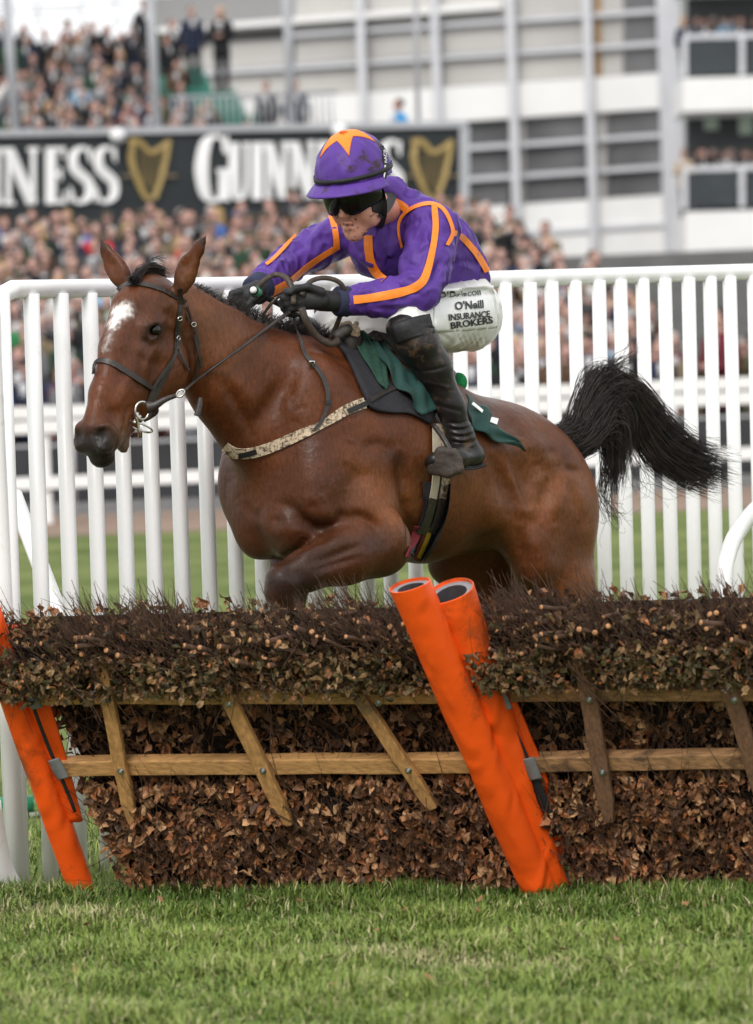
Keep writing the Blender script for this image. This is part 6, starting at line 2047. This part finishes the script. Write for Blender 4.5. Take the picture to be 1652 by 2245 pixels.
def person_geo(kind, pose, rg, seg=8):
    """a standing figure: vertices, faces, face part ids (0 skin 1 coat 2 hair 3 trousers 4 shirt)"""
    Vs = []; Qs = []; Ts = []; mq = []; mt = []; o = 0
    def add(mb, m):
        nonlocal o
        V = np.concatenate(mb.v)
        if mb.q:
            q = np.concatenate(mb.q); Qs.append(q + o); mq.extend([m] * len(q))
        if mb.t:
            t = np.concatenate(mb.t); Ts.append(t + o); mt.extend([m] * len(t))
        Vs.append(V); o += len(V)
    hgt = 1.0
    for s in (-1, 1):
        mb = MB(); mb.tube([(s * .09, -.02, 0), (s * .095, 0, .45), (s * .10, 0, .86)], [.055, .065, .09], 6); add(mb, 3)
        mb = MB(); mb.tube([(s * .09, .06, .03), (s * .09, -.16, .03)], [.04, .045], 5); add(mb, 3)
    mb = MB(); mb.tube([(0, 0, .70), (0, 0, .85), (0, 0, 1.05), (0, -.01, 1.28), (0, 0, 1.42), (0, 0, 1.50)], [.19, .185, .17, .20, .175, .07], 10, True, .62, (0, 1, 0)); add(mb, 1)
    mb = MB(); mb.box((0, -.115, 1.36), (.10, .03, .18)); add(mb, 4)
    for s in (-1, 1):
        sh = np.array((s * .205, 0, 1.40))
        if pose == 0: el, ha = sh + (s * .05, .03, -.30), sh + (s * .03, -.08, -.56)
        elif pose == 1: el, ha = sh + (s * .06, -.10, -.26), sh + (-s * .14, -.24, -.06 + .22)
        elif pose == 2: el, ha = sh + (s * .05, -.02, -.28), sh + (-s * .16, -.20, -.26)
        else:
            el, ha = (sh + (s * .05, .02, -.30), sh + (s * .02, -.1, -.54)) if s < 0 else (sh + (s * .08, -.12, -.22), sh + (-s * .02, -.22, .10))
        mb = MB(); mb.tube([sh + (-s * .03, 0, .02), el, ha], [.07, .058, .045], 6); add(mb, 1)
        mb = MB(); mb.ball(ha, .045, 6, 4); add(mb, 0)
    mb = MB(); mb.tube([(0, .0, 1.46), (0, -.01, 1.56)], [.055, .055], 7); add(mb, 0)
    mb = MB(); mb.ball((0, -.015, 1.635), (.078, .098, .115), seg + 2, 8); add(mb, 0)
    mb = MB(); mb.ball((0, -.118, 1.615), (.014, .018, .02), 5, 4); add(mb, 0)
    if kind in ('flat capped', 'dark hatted'):
        mb = MB(); mb.ball((0, .0, 1.705), (.098, .118, .058), seg + 2, 6); add(mb, 2)
        mb = MB(); mb.ball((0, -.09, 1.69), (.08, .075, .014), seg, 5); add(mb, 2)
        mb = MB(); mb.ball((0, .03, 1.64), (.08, .085, .09), seg, 6); add(mb, 2)
    elif kind != 'bald':
        mb = MB(); mb.ball((0, .018, 1.672), (.090, .104, .098), seg + 2, 7); add(mb, 2)
        if kind == 'fair haired':
            mb = MB(); mb.ball((0, .04, 1.56), (.10, .08, .14), seg, 6); add(mb, 2)
    V = np.concatenate(Vs)
    return V, np.concatenate(Qs), np.concatenate(Ts), mq + mt
m_pskin = mat('racegoer skin', (.44, .265, .22), rough=.6, var=.12, scale=3)
def objcol(name):
    m, t, b = new_mat(name)
    oi = t.nodes.new('ShaderNodeObjectInfo')
    t.links.new(oi.outputs['Color'], b.inputs['Base Color'])
    b.inputs['Roughness'].default_value = .85
    b.inputs['Specular IOR Level'].default_value = .2
    return m
m_pcoat = objcol('racegoer coat')
m_ptrou = mat('dark trousers', (.03, .03, .035), rough=.85, var=.3, scale=3)
m_pshirt = mat('pale shirt', (.55, .54, .55), rough=.8, var=.2, scale=5)
m_phair = {k: mat(k + ' hair', v, rough=.8, var=.3, scale=20) for k, v in HAIR.items()}
KINDS = list(HAIR); KW = np.array([4.0, 3.2, 2.6, 1.3, 1.3, 1.0, 1.0]); KW /= KW.sum()
CK = list(COAT); CWn = np.array(CW) / sum(CW)
CWs = CWn.copy(); CWs[5:] *= .5; CWs[8:] *= .45; CWs[:3] *= 1.6; CWs /= CWs.sum()
PG = {}
def pmesh(kind, pose):
    if (kind, pose) not in PG:
        V, Q, T, mi = person_geo(kind, pose, None)
        me = mesh_np('person', V, [Q, T], True, None, mi)
        for m in (m_pskin, m_pcoat, m_phair[kind], m_ptrou, m_pshirt): me.materials.append(m)
        PG[(kind, pose)] = (me, V, Q, T, np.array(mi))
    return PG[(kind, pose)]
rg = np.random.default_rng(77)
ppl = []            # (x, Y, z, row text, place in row, area)
# standing crowd on the bank behind the rail
rows = 22
for k in range(rows):
    Y = 57.5 + k * 1.10
    zf_ = bank(int(Y - 60) + 60.5) if Y >= 60 else 0.0
    pxr = int(np.interp(k, [0, 3, 8, 12, 21], [1500, 1490, 1400, 1300, 1050]))
    x1 = P(pxr, 600, Y)[0]; x0 = P(-330, 600, Y)[0]
    if k < 2: x1 = P(1740, 600, Y)[0]
    x = x0 + rg.uniform(0, .4); j = 0
    while x < x1:
        j += 1
        ppl.append([x, Y + rg.uniform(-.3, .3), zf_, 'bank', k + 1, j])
        x += rg.uniform(.36, .56)
# racegoers in the terraced stand
for k in range(NR - 1):
    Y, z = row(k)
    xr = {0: 690, 1: 640, 2: 600, 3: 560}.get(k, 520 if k < 7 else 400)
    x = P(-300, 300, Y)[0]; x1 = P(xr, 200, Y)[0]; j = 0; xm = P(335, 200, Y)[0]
    while x < x1:
        if rg.random() < (.84 if x < xm else .78 if k < 6 else .5):
            j += 1
            ppl.append([x, Y + .45, z - (.35 if k < 13 else .1), 'stand', k + 1, j])
        x += rg.uniform(.42, .62)
# picked out figures
spec = [(427, 190, 104.5, 1.78, 'navy', 'dark haired', 0, 'tall man in a navy coat standing in the stand, left of the woman in black'),
        (490, 200, 103.5, 1.85, 'black', 'fair haired', 2, 'fair haired woman in a long black coat standing with folded hands in the stand'),
        (590, 352, 101.0, 1.7, 'charcoal', 'dark haired', 0, 'person in charcoal leaning beside the barrier at the edge of the stand'),
        (882, 418, 88.5, 1.72, 'bright blue', 'brown haired', 0, 'person in a bright blue jacket standing on the platform above the hoarding'),
        (322, 165, 109, 1.75, 'black', 'dark hatted', 0, 'person in black standing against the sky beside the second grey pole'),
        (655, 350, 100.5, 1.7, 'navy', 'brown haired', 0, 'person in navy standing just right of the third grey pole')]
def ordn(n):
    t = ['zeroth', 'first', 'second', 'third', 'fourth', 'fifth', 'sixth', 'seventh', 'eighth', 'ninth', 'tenth', 'eleventh', 'twelfth', 'thirteenth', 'fourteenth', 'fifteenth', 'sixteenth', 'seventeenth', 'eighteenth', 'nineteenth', 'twentieth']
    return t[n] if n < len(t) else '%d%s' % (n, {1: 'st', 2: 'nd', 3: 'rd'}.get(n % 10 if n // 10 != 1 else 0, 'th'))
def add_person(x, Y, z, kind, pose, coat, label, group, sc, rot):
    me = pmesh(kind, pose)[0]
    o = bpy.data.objects.new('person', me); COL.objects.link(o)
    o.location = (x, Y, z); o.rotation_euler = (0, 0, rot); o.scale = (sc, sc, sc)
    c = np.array(COAT[coat]) * (.85 + .3 * random.random())
    o.color = (*c, 1)
    return tag(o, label, 'person', group)
for px, py, Y, h, coat, kind, pose, lab in spec:
    p = P(px, py, Y)
    add_person(p[0], Y, p[2], kind, pose, coat, lab, 'racegoers', h / 1.75, rg.normal(0, .4))
# balcony guests
bal_i = 0
for lev, zpy, n in ((0, 118, 9), (1, 408, 9)):
    for i in range(n):
        px = 1508 + i * 21 + rg.uniform(-5, 5)
        Y = 118.7 + .6 * (i % 2)
        p = P(px, zpy + 20, Y); bal_i += 1
        coat = str(rg.choice(['navy', 'black', 'charcoal', 'grey', 'beige', 'white', 'pale blue'])); kind = str(rg.choice(KINDS, p=KW))
        add_person(p[0], Y, p[2] - .55, kind, int(rg.integers(4)), coat, '%s guest in %s, %s from the column on the %s balcony' % (kind, coat, ordn(i + 1), 'upper' if lev == 0 else 'lower'), 'guests on the balconies', .98, rg.normal(0, .4))
deck = MB()
for zpy in (140, 430):
    p0, p1 = P(1500, zpy, 118), P(1760, zpy, 118)
nind = 262
vis = []
for q in ppl:
    px, py = proj((q[0], q[1], q[2] + 1.6))[0]
    a = 1 / q[1]
    hid = (520 < px < 1000 and 400 < py < 700) or px > W + 20 or px < -20
    vis.append(a - (1 if hid else 0) - (0.004 if (q[3] == 'bank' and q[4] <= 3) else 0))
order = np.argsort(-np.array(vis))
crowdV = []; crowdQ = []; crowdT = []; crowdC = []; oo = 0
for n_, i in enumerate(order):
    x, Y, z, where, k, j = ppl[i]
    kind = str(rg.choice(KINDS, p=KW)); coat = str(rg.choice(CK, p=CWn) if where == 'bank' else rg.choice(CK, p=CWs)); pose = int(rg.choice(4, p=[.45, .15, .25, .15]))
    sc = rg.normal(.985, .045); rot = rg.normal(0, .45)
    if where == 'stand' and j % 5 == 0: sc *= 1.02
    if n_ < nind:
        if where == 'bank':
            lab = '%s racegoer in %s, %s row up the bank, %s from its left end' % (kind, coat, ordn(k), ordn(j))
        else:
            lab = '%s racegoer in %s in the terraced stand, %s row up, %s along' % (kind, coat, ordn(k), ordn(j))
        add_person(x, Y, z, kind, pose, coat, lab, 'racegoers', sc, rot)
    else:
        me, V, Q, T, mi = pmesh(kind, pose)
        c_, s_ = math.cos(rot), math.sin(rot)
        R = np.array(((c_, -s_, 0), (s_, c_, 0), (0, 0, 1)))
        crowdV.append((V * sc) @ R.T + np.array((x, Y, z))); crowdQ.append(Q + oo); crowdT.append(T + oo)
        pc = np.array([(.44, .265, .22), COAT[coat], HAIR[kind], (.03, .03, .035), (.55, .54, .55)])
        vc = np.zeros((len(V), 3))
        nq = len(Q)
        for f, m in zip(Q, mi[:nq]): vc[f] = pc[m]
        for f, m in zip(T, mi[nq:]): vc[f] = pc[m]
        crowdC.append(vc); oo += len(V)
if crowdV:
    tag(link('crowd', mesh_np('crowd', np.concatenate(crowdV), [np.concatenate(crowdQ), np.concatenate(crowdT)], True, np.concatenate(crowdC)), attr_mat('crowd colours', rough=.85, var=.08, scale=3, spec=.2)), kind='stuff')
